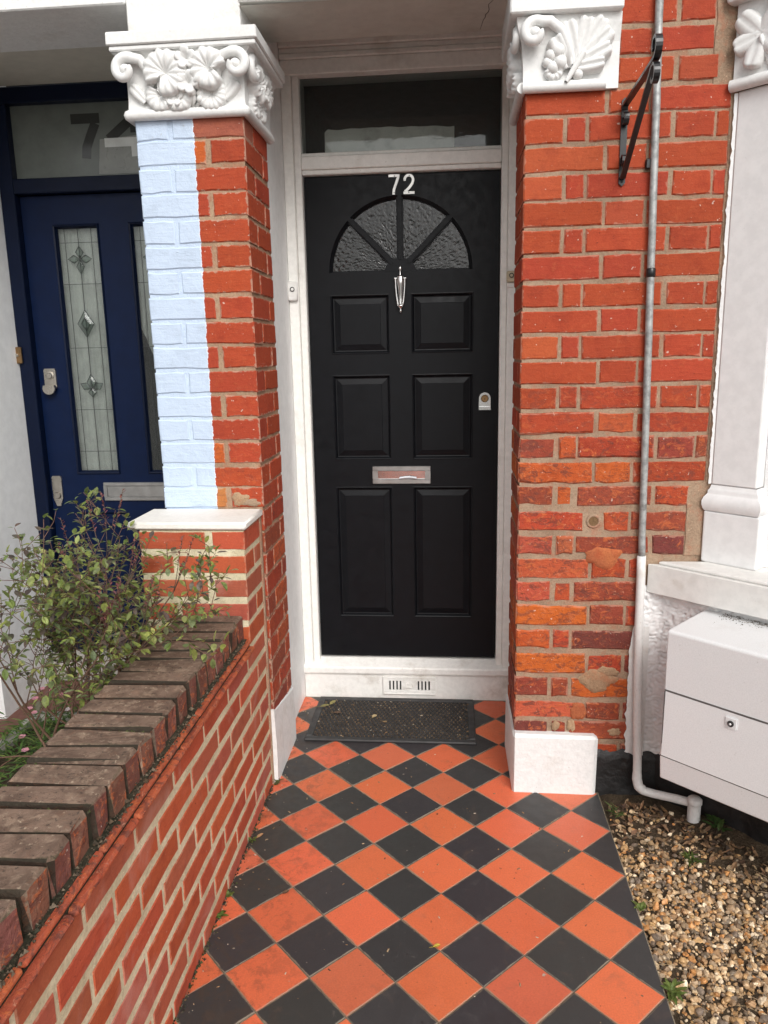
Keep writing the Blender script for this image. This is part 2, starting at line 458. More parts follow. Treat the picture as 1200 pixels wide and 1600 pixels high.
M['petal'] = attr_mat('petal', 0.6, 0.3)
M['pebble'] = attr_mat('pebble', 0.5, 0, 130, 0.35)
M['litter'] = attr_mat('dead_leaf', 0.75, 0.1, 120, 0.4)

def galv():
    t = NT('galvanised_steel')
    v = t.voro(120, out=1)
    a = t.noise(38, 4, 0.6)
    c = t.mix(t.ramp(a, 0.35, 0.68), (0.42, 0.43, 0.42), (0.24, 0.245, 0.24))
    c = t.mix(t.ramp(t.noise(15, 4), 0.62, 0.72, 0, 0.7), c, (0.12, 0.11, 0.10))
    return t.done(c, t.ramp(a, 0.3, 0.7, 0.42, 0.6), t.bump(a, 0.3, 0.002), metal=0.35)
M['galv'] = galv()

def tile_mat():
    t = NT('quarry_tile')
    oc = t.n('ObjectInfo').outputs['Color']
    b = t.noise(6, 5, 0.65); m = t.noise(28, 5, 0.65); f = t.noise(240, 3, 0.6)
    c = t.mix(t.ramp(b, 0.45, 0.75, 0, 0.30), oc, t.mix(1.0, oc, (0.72, 0.62, 0.60), 'MULTIPLY'))
    c = t.mix(t.ramp(m, 0.57, 0.8, 0, 0.30), c, t.mix(0.4, c, (0.25, 0.2, 0.17)))
    c = t.mix(t.ramp(f, 0.3, 0.7, 0.16, 0), c, (0.03, 0.02, 0.02))
    c = t.mix(t.ramp(t.noise(70, 2, 0.4), 0.725, 0.75, 0, 0.65), c, t.mix(0.3, (0.02, 0.012, 0.01), c))
    c = t.mix(t.ramp(t.noise(55, 2, 0.4, vec=t.map((1, 1, 1), loc=(5, 2, 0))), 0.765, 0.78, 0, 0.8), c, (0.40, 0.35, 0.28))
    st = t.ramp(t.noise(11, 5, 0.7, vec=t.map((1, 1, 1), loc=(2, 9, 0)), dist=0.6), 0.56, 0.72, 0, 0.42)
    c = t.mix(st, c, t.mix(0.62, c, (0.13, 0.085, 0.06)))
    scuff = t.ramp(t.noise(30, 5, 0.75, vec=t.map((1, 1, 1), loc=(8, 3, 0)), dist=1.2), 0.64, 0.74, 0, 0.5)
    c = t.mix(scuff, c, t.mix(0.25, c, (0.45, 0.38, 0.32)))
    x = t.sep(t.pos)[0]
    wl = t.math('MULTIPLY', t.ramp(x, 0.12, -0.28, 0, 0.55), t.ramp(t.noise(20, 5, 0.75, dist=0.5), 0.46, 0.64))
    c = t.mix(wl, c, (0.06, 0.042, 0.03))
    uv = t.n('UVMap', uv_map='m').outputs[0]
    d = t.sep(uv)[0]
    e = t.math('ADD', d, t.math('MULTIPLY', t.math('SUBTRACT', m, 0.5), 0.012))
    c = t.mix(t.ramp(e, 0.0035, 0.0, 0, 0.75), c, (0.26, 0.21, 0.155))
    r = t.ramp(m, 0.3, 0.75, 0.36, 0.58)
    return t.done(c, r, t.bump(t.math('ADD', f, m), 0.22, 0.0012), spec=0.42)
M['tile'] = tile_mat()

def soil_mat():
    t = NT('soil')
    a = t.noise(16, 5, 0.7); f = t.noise(120, 4, 0.7)
    c = t.mix(t.ramp(a, 0.35, 0.7), (0.055, 0.038, 0.024), (0.10, 0.072, 0.045))
    c = t.mix(t.ramp(f, 0.5, 0.75, 0, 0.6), c, (0.16, 0.12, 0.08))
    return t.done(c, 0.95, t.bump(t.math('ADD', a, f), 1.0, 0.012), spec=0.2)
M['soil'] = soil_mat()

def paving_mat():
    t = NT('pavement')
    c = t.mix(t.ramp(t.noise(3, 5, 0.65), 0.35, 0.7), (0.20, 0.19, 0.175), (0.27, 0.26, 0.24))
    c = t.mix(t.ramp(t.noise(150, 3), 0.55, 0.7, 0, 0.4), c, (0.09, 0.085, 0.08))
    return t.done(c, 0.9, t.bump(t.noise(150, 3), 0.4, 0.004))
M['paving'] = paving_mat()
M['floor74'] = plain('brown_red_floor', (0.15, 0.062, 0.045), 0.6)
M['kerb'] = plain('grey_kerb', (0.36, 0.34, 0.30), 0.9, 0, 90, 0.5, 0.2)

def mat_rubber():
    t = NT('mat_backing')
    a = t.noise(60, 4, 0.7)
    c = t.mix(t.ramp(a, 0.42, 0.66), (0.06, 0.042, 0.028), (0.24, 0.155, 0.085))
    return t.done(c, 0.9, t.bump(t.noise(200, 3), 0.7, 0.003))
M['mat_base'] = mat_rubber()

# ------------------------------------------------------------------ bricks
def add_uv(me, lo, hi):
    a = me.uv_layers.new(name='m'); b = me.uv_layers.new(name='dim')
    ua = [0.0]*(2*len(me.loops)); ub = [0.0]*(2*len(me.loops))
    S = [hi[i]-lo[i] for i in range(3)]
    vs = me.vertices
    for p in me.polygons:
        n = p.normal
        ax = max(range(3), key=lambda i: abs(n[i])+(0.12 if i == 1 else 0))
        i, j = [(1, 2), (0, 2), (0, 1)][ax]
        for li in p.loop_indices:
            co = vs[me.loops[li].vertex_index].co
            ua[2*li] = co[i]-lo[i]; ua[2*li+1] = co[j]-lo[j]
            ub[2*li] = S[i]; ub[2*li+1] = S[j]
    a.data.foreach_set('uv', ua); b.data.foreach_set('uv', ub)

_pool = {}
def brick_mesh(w, h, d, mat, b=0.004, jit=0.0016, variants=5):
    key = (round(w, 3), round(h, 3), round(d, 3), mat.name, jit)
    L = _pool.setdefault(key, [])
    if len(L) >= variants: return random.choice(L)
    per = [(0, 0)]
    nx = 4 if w > 0.16 else (3 if w > 0.08 else 2)
    for i in range(1, nx): per.append((w*i/nx, 0))
    per.append((w, 0))
    per.append((w, h))
    for i in range(nx-1, 0, -1): per.append((w*i/nx, h))
    per.append((0, h))
    n = len(per)
    rj = lambda k: random.uniform(-jit, jit)*k
    v = [(x, d, z) for x, z in per]
    o = [(x+rj(.7), b, z+rj(1.0)) for x, z in per]
    v += o
    for (x, z), (ox, _, oz) in zip(per, o):
        sx = b if x == 0 else (-b if x == w else 0); sz = b if z == 0 else -b
        v.append((ox+sx+rj(.5), random.uniform(-0.0006, 0.0008), oz+sz+rj(.5)))
    f = []
    for r in range(2):
        for i in range(n):
            f.append((r*n+i, r*n+(i+1) % n, (r+1)*n+(i+1) % n, (r+1)*n+i))
    f.append(tuple(range(2*n, 3*n)))
    m = MB(); m.add(v, f)
    me = m.mesh('brick', mat)
    # normals point away from the core: make sure the front faces -Y
    if me.polygons[len(me.polygons)-1].normal.y > 0: me.flip_normals()
    add_uv(me, (0, 0, 0), (w, d, h))
    L.append(me)
    return me

FACE = {'front': 0.0, 'right': math.pi/2, 'left': -math.pi/2}
def put_brick(parent, x, y, z, w, h, d, mat, col, face='front', name='brick', jit=0.0016, tilt=0.004, b=0.004, wear=0.12):
    o = link(name, brick_mesh(w, h, d, mat, jit=jit, b=b), parent, (x, y, z))
    o.rotation_euler = (random.gauss(0, tilt*.5), random.gauss(0, tilt), FACE[face]+random.gauss(0, tilt*.5))
    o.color = (*col, wear)
    return o

def shade(c, k=0.12, hue=0.08):
    s = 1+random.uniform(-k, k); h = random.uniform(-hue, hue)
    return (min(1, c[0]*s), max(0.01, c[1]*s*(1+h)), max(0.008, c[2]*s*(1-h)))
RED = (0.375, 0.056, 0.021)
ORG = (0.49, 0.102, 0.020)
DRK = (0.16, 0.040, 0.028)
PUR = (0.29, 0.058, 0.030)

# ------------------------------------------------------------------ the setting
g = MB(); g.add([(-120, -160, -0.09), (120, -160, -0.09), (120, 60, -0.09), (-120, 60, -0.09)], [(0, 1, 2, 3)])
tag(g.obj('ground', M['paving']), kind='structure')
# path: grout bed with tiles as parts
pb = MB(); pb.box(-0.287, 0.851, -2.0, 0.86, -0.085, -0.003); pb.box(-0.31, 0.62, 0.861, 1.56, -0.085, -0.003)
path = tag(pb.obj('path', M['grout']), kind='structure')

def clip(poly, x0, x1, y0, y1):
    for ax, val, keep in ((0, x0, 1), (0, x1, -1), (1, y0, 1), (1, y1, -1)):
        out = []
        for i in range(len(poly)):
            a, b = poly[i], poly[(i+1) % len(poly)]
            ia, ib = (a[ax]-val)*keep >= 0, (b[ax]-val)*keep >= 0
            if ia: out.append(a)
            if ia != ib:
                t = (val-a[ax])/(b[ax]-a[ax])
                out.append((a[0]+t*(b[0]-a[0]), a[1]+t*(b[1]-a[1])))
        poly = out
        if not poly: return []
    return poly

def area(p): return 0.5*sum(p[i][0]*p[(i+1) % len(p)][1]-p[(i+1) % len(p)][0]*p[i][1] for i in range(len(p)))
TD = 0.212
def tile(u, v, red):
    hd = TD/2-0.0021
    c = (u*TD, v*TD)
    P = [(c[0]-hd, c[1]), (c[0], c[1]-hd), (c[0]+hd, c[1]), (c[0], c[1]+hd)]
    if c[1] < 0.855: P = clip(P, -0.286, 0.848, -1.98, 1.547)
    else: P = clip(P, -0.305, 0.60, -1.98, 1.547)
    if len(P) < 3 or abs(area(P)) < 6e-4: return
    zc = random.uniform(-0.0011, 0.0011); tx, ty = random.gauss(0, 0.003), random.gauss(0, 0.003)
    cx = sum(p[0] for p in P)/len(P); cy = sum(p[1] for p in P)/len(P)
    bv = 0.0015
    inn = []
    for p in P:
        dx, dy = cx-p[0], cy-p[1]; L = math.hypot(dx, dy) or 1
        inn.append((p[0]+dx/L*bv*1.4, p[1]+dy/L*bv*1.4))
    Z = lambda p, dz: zc+dz+(p[0]-cx)*tx+(p[1]-cy)*ty
    n = len(P)
    vs = [(p[0]-cx, p[1]-cy, -0.015) for p in P]+[(p[0]-cx, p[1]-cy, Z(p, -bv*.8)) for p in P]+[(p[0]-cx, p[1]-cy, Z(p, 0)) for p in inn]+[(0, 0, zc)]
    fs = [(r*n+i, r*n+(i+1) % n, (r+1)*n+(i+1) % n, (r+1)*n+i) for r in range(2) for i in range(n)]+[(2*n+i, 2*n+(i+1) % n, 3*n) for i in range(n)]
    m = MB(); m.add(vs, fs)
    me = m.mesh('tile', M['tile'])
    ul = me.uv_layers.new(name='m')
    dist = [0.0]*n+[0.0]*n+[0.002]*n+[0.07]
    ul.data.foreach_set('uv', [q for l in me.loops for q in (dist[l.vertex_index], 0.0)])
    o = link('tile', me, path, (cx, cy, 0))
    k = random.uniform(-0.10, 0.08)
    base = (0.70, 0.152, 0.066) if red else (0.043, 0.041, 0.042)
    if red and random.random() < 0.2: base = (0.62, 0.145, 0.072)
    o.color = (base[0]*(1+k), base[1]*(1+k+random.uniform(-.06, .1)), base[2]*(1+k), 1)
for iv in range(-20, 16):
    for iu in range(-4, 12):
        if (iu+iv) % 2 == 0: continue
        u, v = iu/2, iv/2           # one of them is a half
        tile(u, v, red=(iu % 2 != 0))

# gravel bed and neighbouring floors
gb = MB()
NX, NY = 60, 110
gx = lambda i: 0.849+i*2.4/NX
gy = lambda j: -2.0+j*2.88/NY
vs = []
def earth_z(x, y):
    n = mnoise.noise(Vector((x*5, y*5, 1)))*0.012+mnoise.noise(Vector((x*17, y*17, 4)))*0.006
    dw = (0.87-y) - max(0, x-1.02)*0.93        # distance to the bay wall, roughly
    bank = max(0, 0.22-dw)*0.10
    return -0.026+n+bank - 0.012*math.exp(-max(0, x-0.85)/0.03)
for j in range(NY+1):
    for i in range(NX+1): vs.append((gx(i), gy(j), earth_z(gx(i), gy(j))))
gb.add(vs, [(j*(NX+1)+i, j*(NX+1)+i+1, (j+1)*(NX+1)+i+1, (j+1)*(NX+1)+i) for j in range(NY) for i in range(NX)])
tag(gb.obj('earth', M['soil'], smooth=180), kind='structure')

# ------------------------------------------------------------------ right hand brick wall
ROWS = [(2.1642, 2.2209), (2.0887, 2.1513), (2.0094, 2.0782), (1.9317, 2.0014), (1.8557, 1.9263), (1.7786, 1.8475), (1.7033, 1.7731),
        (1.6213, 1.6893), (1.5439, 1.6099), (1.4672, 1.5324), (1.3907, 1.4567), (1.3126, 1.3771), (1.2359, 1.2976), (1.1564, 1.2207),
        (1.0770, 1.1409), (1.0035, 1.0632), (0.9208, 0.9814), (0.8434, 0.9009), (0.7621, 0.8266), (0.6816, 0.7451), (0.6001, 0.6657),
        (0.5169, 0.5788), (0.4312, 0.4972), (0.3444, 0.4113), (0.2640, 0.3215), (0.1880, 0.2496), (0.108, 0.172), (0.03, 0.094)]
ROWS = [(2.1642+0.0765*k, 2.2265+0.0765*k, -k) for k in range(12, 0, -1)]+[(a, b, i) for i, (a, b) in enumerate(ROWS)]
FY = 0.87
wall = new_empty('brick_wall', 'weathered red and orange brick front wall between the black door and the white bay', 'brick wall', (0.57, FY, 0))
wall_inv = (-0.57, -FY, 0)
mb = MB(); mb.box(0.566, 1.30, FY+0.0045, 1.168, -0.09, 3.12)
mo = mb.obj('mortar', M['mortar'], wall); mo.location = wall_inv
XA = [(0.562, 0.790), (0.802, 0.911), (0.921, 1.140)]
XB = [(0.562, 0.672), (0.685, 0.736), (0.748, 0.977), (0.992, 1.099), (1.108, 1.140)]
SPEC = {(13, 0): PUR, (14, 0): ORG, (14, 1): ORG, (14, 2): RED, (15, 0): PUR, (15, 1): ORG, (16, 0): RED, (17, 0): (0.47, 0.10, 0.045), (17, 1): (0.45, 0.11, 0.05), (17, 2): PUR, (17, 3): DRK,
        (18, 0): (0.50, 0.10, 0.04), (19, 0): (0.45, 0.09, 0.04), (19, 2): PUR, (20, 0): ORG, (20, 1): PUR, (21, 0): ORG, (21, 1): RED, (21, 2): DRK, (22, 0): ORG, (22, 1): RED, (23, 0): PUR, (23, 1): PUR, (23, 2): ORG,
        (24, 0): (0.46, 0.10, 0.04), (24, 1): PUR, (25, 0): DRK, (25, 1): PUR, (25, 2): PUR}
for z0, z1, idx in ROWS:
    A = (idx % 2 == 0)
    xr = 1.14
    if idx == -1: xr = 1.105
    elif idx <= -2: xr = 1.085
    elif idx in (15, 16, 17): xr = 1.09
    elif idx >= 18: xr = 0.955
    h = round(min(0.070, max(0.062, z1-z0+0.003)), 3)
    if abs(h-0.068) <= 0.003: h = 0.068
    z0 -= 0.001
    for bi, (xa, xb) in enumerate(XA if A else XB):
        if idx < 0 and z0 < 2.5: xa = max(xa, 0.826)
        xb2 = min(xb, xr)
        if xb2-xa < 0.02: continue
        if idx == 16 and bi == 1: xa += 0.030
        if idx == 16 and bi == 0: xb2 = 0.768
        if idx >= 13: c = shade(SPEC.get((idx, bi), random.choice((RED, RED, (0.42, 0.070, 0.025), PUR))), 0.15, 0.12)
        else: c = shade(RED, 0.10, 0.10) if random.random() > 0.12 else shade((0.40, 0.075, 0.028))
        d = 0.105 if A else 0.218
        if bi > 0: d = 0.05
        rough = idx >= 12
        put_brick(wall, xa-0.57+random.gauss(0, .0008), random.gauss(0, 0.0008 if not rough else 0.0016), z0+random.gauss(0, .0008), round(xb2-xa+0.003, 3), h, d, M['brick'], c,
                  jit=0.0036 if rough else 0.0022, b=0.0055 if rough else 0.0042, wear=0.08 if idx < 11 else (0.45 if idx < 13 else random.uniform(.75, 1.0)))
    # return face into the porch
    if idx >= 0 or z0 > 2.5:
        c = shade(RED if idx < 13 else random.choice((RED, ORG, PUR)), 0.15)
        if A: put_brick(wall, -0.008, 0.298, z0, 0.18, h, 0.03, M['brick'], c, 'left', wear=0.1 if idx < 13 else 0.8)
        else: put_brick(wall, -0.008, 0.298, z0, 0.066, h, 0.03, M['brick'], c, 'left', wear=0.1 if idx < 13 else 0.8)
# mortar patches smeared over broken bricks
def lump(name, parent, cx, cz, rx, rz, th, mat, seed, y=0.0, n=30):
    vs = [(cx, y-th, cz)]; fs = []
    for ring, (k, hh) in enumerate(((0.55, 0.8), (0.9, 0.35), (1.0, -0.4))):
        for i in range(n):
            a = 2*math.pi*i/n
            rr = 1+0.42*mnoise.noise(Vector((math.cos(a)*1.7+seed, math.sin(a)*1.7, seed)))+0.15*mnoise.noise(Vector((math.cos(a)*5, math.sin(a)*5+seed, 2)))
            vs.append((cx+math.cos(a)*rx*k*rr, y-th*hh, cz+math.sin(a)*rz*k*rr))
    for i in range(n): fs.append((0, 1+i, 1+(i+1) % n))
    for r in range(2):
        for i in range(n): fs.append((1+r*n+i, 1+(r+1)*n+i, 1+(r+1)*n+(i+1) % n, 1+r*n+(i+1) % n))
    m = MB(); m.add(vs, fs)
    return m.obj(name, mat, parent, smooth=180)
M['plug'] = mortar_mat('dirty_plug', (0.20, 0.12, 0.06), (0.05, 0.035, 0.022))
M['patch'] = mortar_mat('patching_mortar', (0.42, 0.29, 0.175), (0.30, 0.19, 0.115), stain=(0.36, 0.14, 0.07))
M['patch_red'] = mortar_mat('crumbled_brick', (0.46, 0.145, 0.055), (0.36, 0.11, 0.05), stain=(0.36, 0.075, 0.03))
lump('mortar_patch', wall, 0.838-0.57, 0.832, 0.058, 0.036, 0.004, M['patch_red'], 3)
lump('mortar_patch', wall, 0.835-0.57, 0.402, 0.064, 0.036, 0.005, M['patch'], 5)
lump('mortar_patch', wall, 0.872-0.57, 0.435, 0.034, 0.020, 0.004, M['patch'], 9)
lump('mortar_patch', wall, 0.775-0.57, 0.29, 0.028, 0.032, 0.004, M['patch_red'], 12)
lump('mortar_patch', wall, 0.90-0.57, 0.22, 0.024, 0.016, 0.005, M['patch'], 15)
lump('mortar_patch', wall, 0.70-0.57, 0.235, 0.013, 0.020, 0.005, M['patch'], 17)
lump('mortar_patch', wall, 0.755-0.57, 0.24, 0.014, 0.024, 0.005, M['patch'], 19)
# drilled hole where a half brick is missing
hm = MB(); hm.lathe([(0.017, 0.0), (0.0165, 0.010), (0.013, 0.018), (0.001, 0.02)], (0.803-0.57, 0.0005, 0.951), 'y', 14)
# ring of mortar round the hole with a dark core
rm = MB(); rm.lathe([(0.0155, 0.001), (0.016, -0.003), (0.021, -0.0025), (0.025, 0.002), (0.025, 0.004)], (0.803-0.57, 0.003, 0.951), 'y', 16)
rm.f = [f for f in rm.f if len(f) == 4]
ro = rm.obj('hole_rim', M['mortar'], wall, smooth=180)
hk = MB(); hk.lathe([(0.0005, 0), (0.0152, 0), (0.0152, 0.002)], (0.803-0.57, 0.0018, 0.951), 'y', 14)
hk.obj('plugged_hole', M['plug'], ro)
# mortar fillets against the bay
fm = MB()
P = []
zz = 0.84
left = []; right = []
while zz < 2.62:
    n1 = mnoise.noise(Vector((0, 0, zz*14)))*0.006
    xr = 1.143 if 1.07 < zz < 2.2 else (1.092 if zz <= 1.07 else 1.09)
    left.append((xr+n1-0.57, zz)); right.append((1.24-0.57, zz)); zz += 0.02
vs = []; fs = []
for i, (a, b) in enumerate(zip(left, right)):
    vs += [(a[0]-0.004, 0.006, a[1]), (a[0], 0.0005+0.001*mnoise.noise(Vector((1, 3, a[1]*30))), a[1]), (b[0], 0.0, b[1])]
for i in range(len(left)-1):
    for k in (0, 1): fs.append((3*i+k, 3*i+k+1, 3*i+4+k, 3*i+3+k))
fm.add(vs, fs); fm.obj('mortar_fillet', M['mortar'], wall)
# black tar painted foot of the wall
tm = MB(); NXT, NZT = 24, 14; vs = []
for j in range(NZT+1):
    for i in range(NXT+1):
        x = 0.835+i*0.25/NXT
        top = 0.150+0.018*mnoise.noise(Vector((x*22, 0, 3)))+0.01*mnoise.noise(Vector((x*60, 0, 3)))
        z = -0.08+(top+0.08)*j/NZT
        y = -0.012+0.006*mnoise.noise(Vector((x*30, z*30, 2))) + (0.014 if j == NZT else 0)
        vs.append((x-0.57, y, z))
tm.add(vs, [(j*(NXT+1)+i, j*(NXT+1)+i+1, (j+1)*(NXT+1)+i+1, (j+1)*(NXT+1)+i) for j in range(NZT) for i in range(NXT)])
tm.obj('tarred_foot', M['tar'], wall, smooth=180)

# ------------------------------------------------------------------ left brick pier, half painted pale blue
PX0, PX1 = -0.613, -0.275
pier = new_empty('brick_pier', 'brick pier between the two doors, left half painted pale blue, right half bare red', 'brick pier', (PX1, FY, 0))
mb = MB(); mb.box(PX0+0.004, PX1-0.004, FY+0.004, 1.168, -0.09, 2.23)
mo = mb.obj('mortar', M['mortar_pier'], pier); mo.location = (-PX1, -FY, 0)
LR = [(2.144, 2.21), (2.073, 2.135), (1.993, 2.062), (1.92, 1.982), (1.843, 1.907), (1.767, 1.828), (1.69, 1.752), (1.612, 1.674), (1.535, 1.599),
      (1.458, 1.523), (1.38, 1.446), (1.302, 1.366), (1.225, 1.29), (1.149, 1.21), (1.07, 1.137), (0.999, 1.06)]
z = 0.999
for k in range(13):
    z -= 0.0768; LR.append((z, z+0.064))
for i, (z0, z1) in enumerate(LR):
    A = i % 2 == 0
    h = 0.067
    z0 -= 0.0015
    low = i >= 13
    segs = [(PX0, -0.512), (-0.500, PX1)] if A else [(PX0, -0.397), (-0.383, PX1)]
    for k, (xa, xb) in enumerate(segs):
        c = shade(RED if not low else random.choice((RED, RED, RED, PUR)), 0.12)
        if i == 0 and k == 1: c = (0.34, 0.10, 0.06)
        if i in (1,) and k == 0: c = ORG
        if i in (13,) and k == 0: c = ORG
        if i == 15 and k == 0: c = (0.45, 0.17, 0.05)
        put_brick(pier, xa-PX1, 0, z0, round(xb-xa, 3), h, 0.105 if (A or k == 0) else 0.218, M['brick_pier'], c, jit=0.0024, wear=0.12 if not low else 0.35)
    yy = 0.117 if A else 0.230
    put_brick(pier, 0.0, yy, z0, round(0.298-yy, 3), h, 0.04, M['brick_pier'], shade(RED if i < 18 else random.choice((RED, RED, PUR, (0.46, 0.09, 0.03))), 0.14), 'right', jit=0.0024, wear=0.1 if i < 16 else 0.7)
lump('mortar_patch', pier, -0.355+0.275, 1.028, 0.030, 0.024, 0.005, M['patch'], 22)
lump('mortar_patch', pier, -0.318+0.275, 1.015, 0.036, 0.014, 0.004, M['mortar'], 27)
simple('pier_head', M['white_masonry'], pier, 0.004, (PX0+0.275, 0.005, 0.0, 0.298, 2.43, 3.12))

# ------------------------------------------------------------------ garden wall
GX = -0.287
gw = new_empty('garden_wall', 'low red brick garden wall with dark coping bricks and white capped end pier', 'garden wall', (GX, 0.66, 0))
GI = (-GX, -0.66, 0)
c1 = simple('mortar', M['mortar_new'], gw, 0, (-0.506, GX-0.0022, -2.0, 0.655, -0.08, 0.592), (-0.618, GX-0.0022, 0.6622, 0.853, -0.08, 0.968))
c1.location = GI
GRED = (0.47, 0.095, 0.040)
def gcol():
    r = random.random()
    if r < 0.25: return shade((0.45, 0.110, 0.062), 0.1)
    if r < 0.4: return shade((0.40, 0.105, 0.058), 0.1)
    return shade(GRED, 0.13)
BH = 0.0585
for r in range(0, 13):
    z0 = 0.9065-0.077*r
    h = BH
    if r == 12: z0, h = -0.0175, BH
    if r <= 4:
        # end pier: front and side
        cuts = [(-0.622, -0.41), (-0.39, GX)] if r % 2 == 0 else [(-0.622, -0.516), (-0.50, GX)]
        if r % 2 == 1: cuts = [(-0.622, -0.47), (-0.452, GX)] if False else [(-0.622, -0.515), (-0.502, GX)]
        for k, (xa, xb) in enumerate(cuts):
            put_brick(gw, xa-GX, 0.0, z0, round(xb-xa, 3), h, 0.10 if r % 2 else 0.185, M['brick_new'], gcol(), jit=0.0008, tilt=0.001)
        if r % 2: put_brick(gw, 0, 0.112, z0, 0.076, h, 0.04, M['brick_new'], gcol(), 'right', jit=0.0008, tilt=0.001)
    else:
        off = -0.035 if r % 2 else 0.074
        y = off+0.2185*4
        while y > -2.0:
            ya, yb = y-0.2185+0.010, y
            yb = min(yb, 0.848)
            if yb-ya > 0.02:
                put_brick(gw, 0, ya-0.66, z0, round(yb-ya, 3), h, 0.06, M['brick_new'], gcol(), 'right', jit=0.0014, tilt=0.002)
            y -= 0.2185
# mortar joint between end pier and house pier
simple('mortar_joint', M['mortar'], gw, 0.003, (-0.02, 0.004, 0.188, 0.207, 0.0, 0.972))
# creasing tiles, two layers
for layer, (z0, xr, off) in enumerate(((0.589, -0.266, 0.13), (0.608, -0.2775, 0.0))):
    y = 0.135+off+0.53
    while y > -2.0:
        yb = min(y, 0.638); ya = y-0.265+0.004
        m = MB(); m.box(-0.50-GX, xr-GX, ya-0.66, yb-0.66, z0, z0+0.015, b=0.0055, jit=0.0006)
        me = m.mesh('creasing_tile', M['creasing']); add_uv(me, (-0.50-GX, ya-0.66, z0), (xr-GX, yb-0.66, z0+0.015))
        o = link('creasing_tile', me, gw); o.color = (*shade((0.40, 0.088, 0.038), 0.12), 1)
        y -= 0.265
simple('creasing_mortar', M['mortar_dark'], gw, 0, (-0.498-GX, -0.2905-GX, -2.0-0.66, -0.026, 0.596, 0.6262), (-0.3-GX, -0.2815-GX, -2.0-0.66, -0.026, 0.5955, 0.6075))
# coping: bricks on edge
cb = MB(); cb.box(-0.50-GX, -0.309-GX, -2.66, -0.004, 0.60, 0.684)
cb.obj('coping_mortar', M['mortar_dark'], gw)
cope_y = []
y = 0.578; first = True
_cope = []
for v in range(7):
    m = MB(); m.box(0, 0.208, 0, 0.065, 0, 0.087, b=0.0062, jit=0.0036)
    me = m.mesh('coping_brick', M['brick_cope']); add_uv(me, (0, 0, 0), (0.208, 0.065, 0.087)); _cope.append(me)
k = 0
while y > -2.0:
    o = link('coping_brick', _cope[k % 7], gw, (-0.510-GX+random.gauss(0, 0.0025), y-0.066-0.66, 0.613+random.gauss(0, 0.0015)))
    o.rotation_euler = (random.gauss(0, .012), random.gauss(0, .006), random.gauss(0, .012))
    o.color = (*shade((0.22, 0.088, 0.062), 0.2), 1)
    y -= 0.0745; k += 1
m = MB(); m.box(-0.512-GX, -0.304-GX, 0.585-0.66, 0.655-0.66, 0.612, 0.698, b=0.006, jit=0.002)
me = m.mesh('coping_brick', M['brick_cope']); add_uv(me, (-0.512-GX, -0.075, 0.612), (-0.304-GX, -0.005, 0.698))
o = link('coping_brick', me, gw); o.color = (0.2, 0.07, 0.05, 1)
# capstone: bevelled slab
cs = MB(); cs.box(-0.655-GX, -0.278-GX, -0.008, 0.2095, 0.9705, 0.995, b=0.006)
cs.obj('capstone', M['white_cap'], gw, smooth=40)
# grit and moss caught on the creasing tiles
gm = MB()
for i in range(900):
    y = random.uniform(-1.2, 0.62); x = min(-0.281, -0.292+random.gauss(0, 0.005))
    s = random.uniform(0.0012, 0.0042) if random.random() > .04 else random.uniform(.004, .008)
    z = 0.6255+max(0, (-0.290-x))*0.6
    a = random.random()*6.28
    p = [(x+math.cos(a+t)*s*random.uniform(.6, 1.2)-GX, y+math.sin(a+t)*s*random.uniform(.6, 1.2)-0.66, z) for t in (0, 2.1, 4.2)]+[(x-GX, y-0.66, z+s)]
    cc = random.choice(((0.05, 0.035, 0.02), (0.09, 0.06, 0.035), (0.03, 0.03, 0.015), (0.16, 0.12, 0.08)))
    gm.add(p, [(0, 1, 3), (1, 2, 3), (2, 0, 3)], (*cc, 1))
for i in range(520):
    kk = random.randint(0, 14); y = 0.578-0.0745*kk+0.004+random.gauss(0, .003); x = random.uniform(-0.50, -0.302)
    if mnoise.noise(Vector((x*9, y*9, 3))) < 0.08: continue
    s = random.uniform(0.002, 0.005); a = random.random()*6
    p = [(x+math.cos(a+t)*s-GX, y+math.sin(a+t)*s*.7-0.66, 0.688+random.uniform(0, .004)) for t in (0, 2.1, 4.2)]+[(x-GX, y-0.66, 0.692+random.uniform(0, .004))]
    cc = random.choice(((0.06, 0.075, 0.018), (0.09, 0.10, 0.03), (0.05, 0.045, 0.02)))
    gm.add(p, [(0, 1, 3), (1, 2, 3), (2, 0, 3)], (*cc, 1))
for i in range(500):
    y = random.uniform(-1.2, 0.84); x = GX+abs(random.gauss(0, 0.006)); s = random.uniform(0.0015, 0.006); a = random.random()*6
    p = [(x+math.cos(a+t)*s-GX, y+math.sin(a+t)*s-0.66, 0.0) for t in (0, 2.1, 4.2)]+[(x-GX, y-0.66, s*1.3)]
    cc = random.choice(((0.05, 0.055, 0.015), (0.03, 0.025, 0.015), (0.06, 0.045, 0.03)))
    gm.add(p, [(0, 1, 3), (1, 2, 3), (2, 0, 3)], (*cc, 1))
tag(gm.obj('moss', M['litter'], gw), kind='stuff')

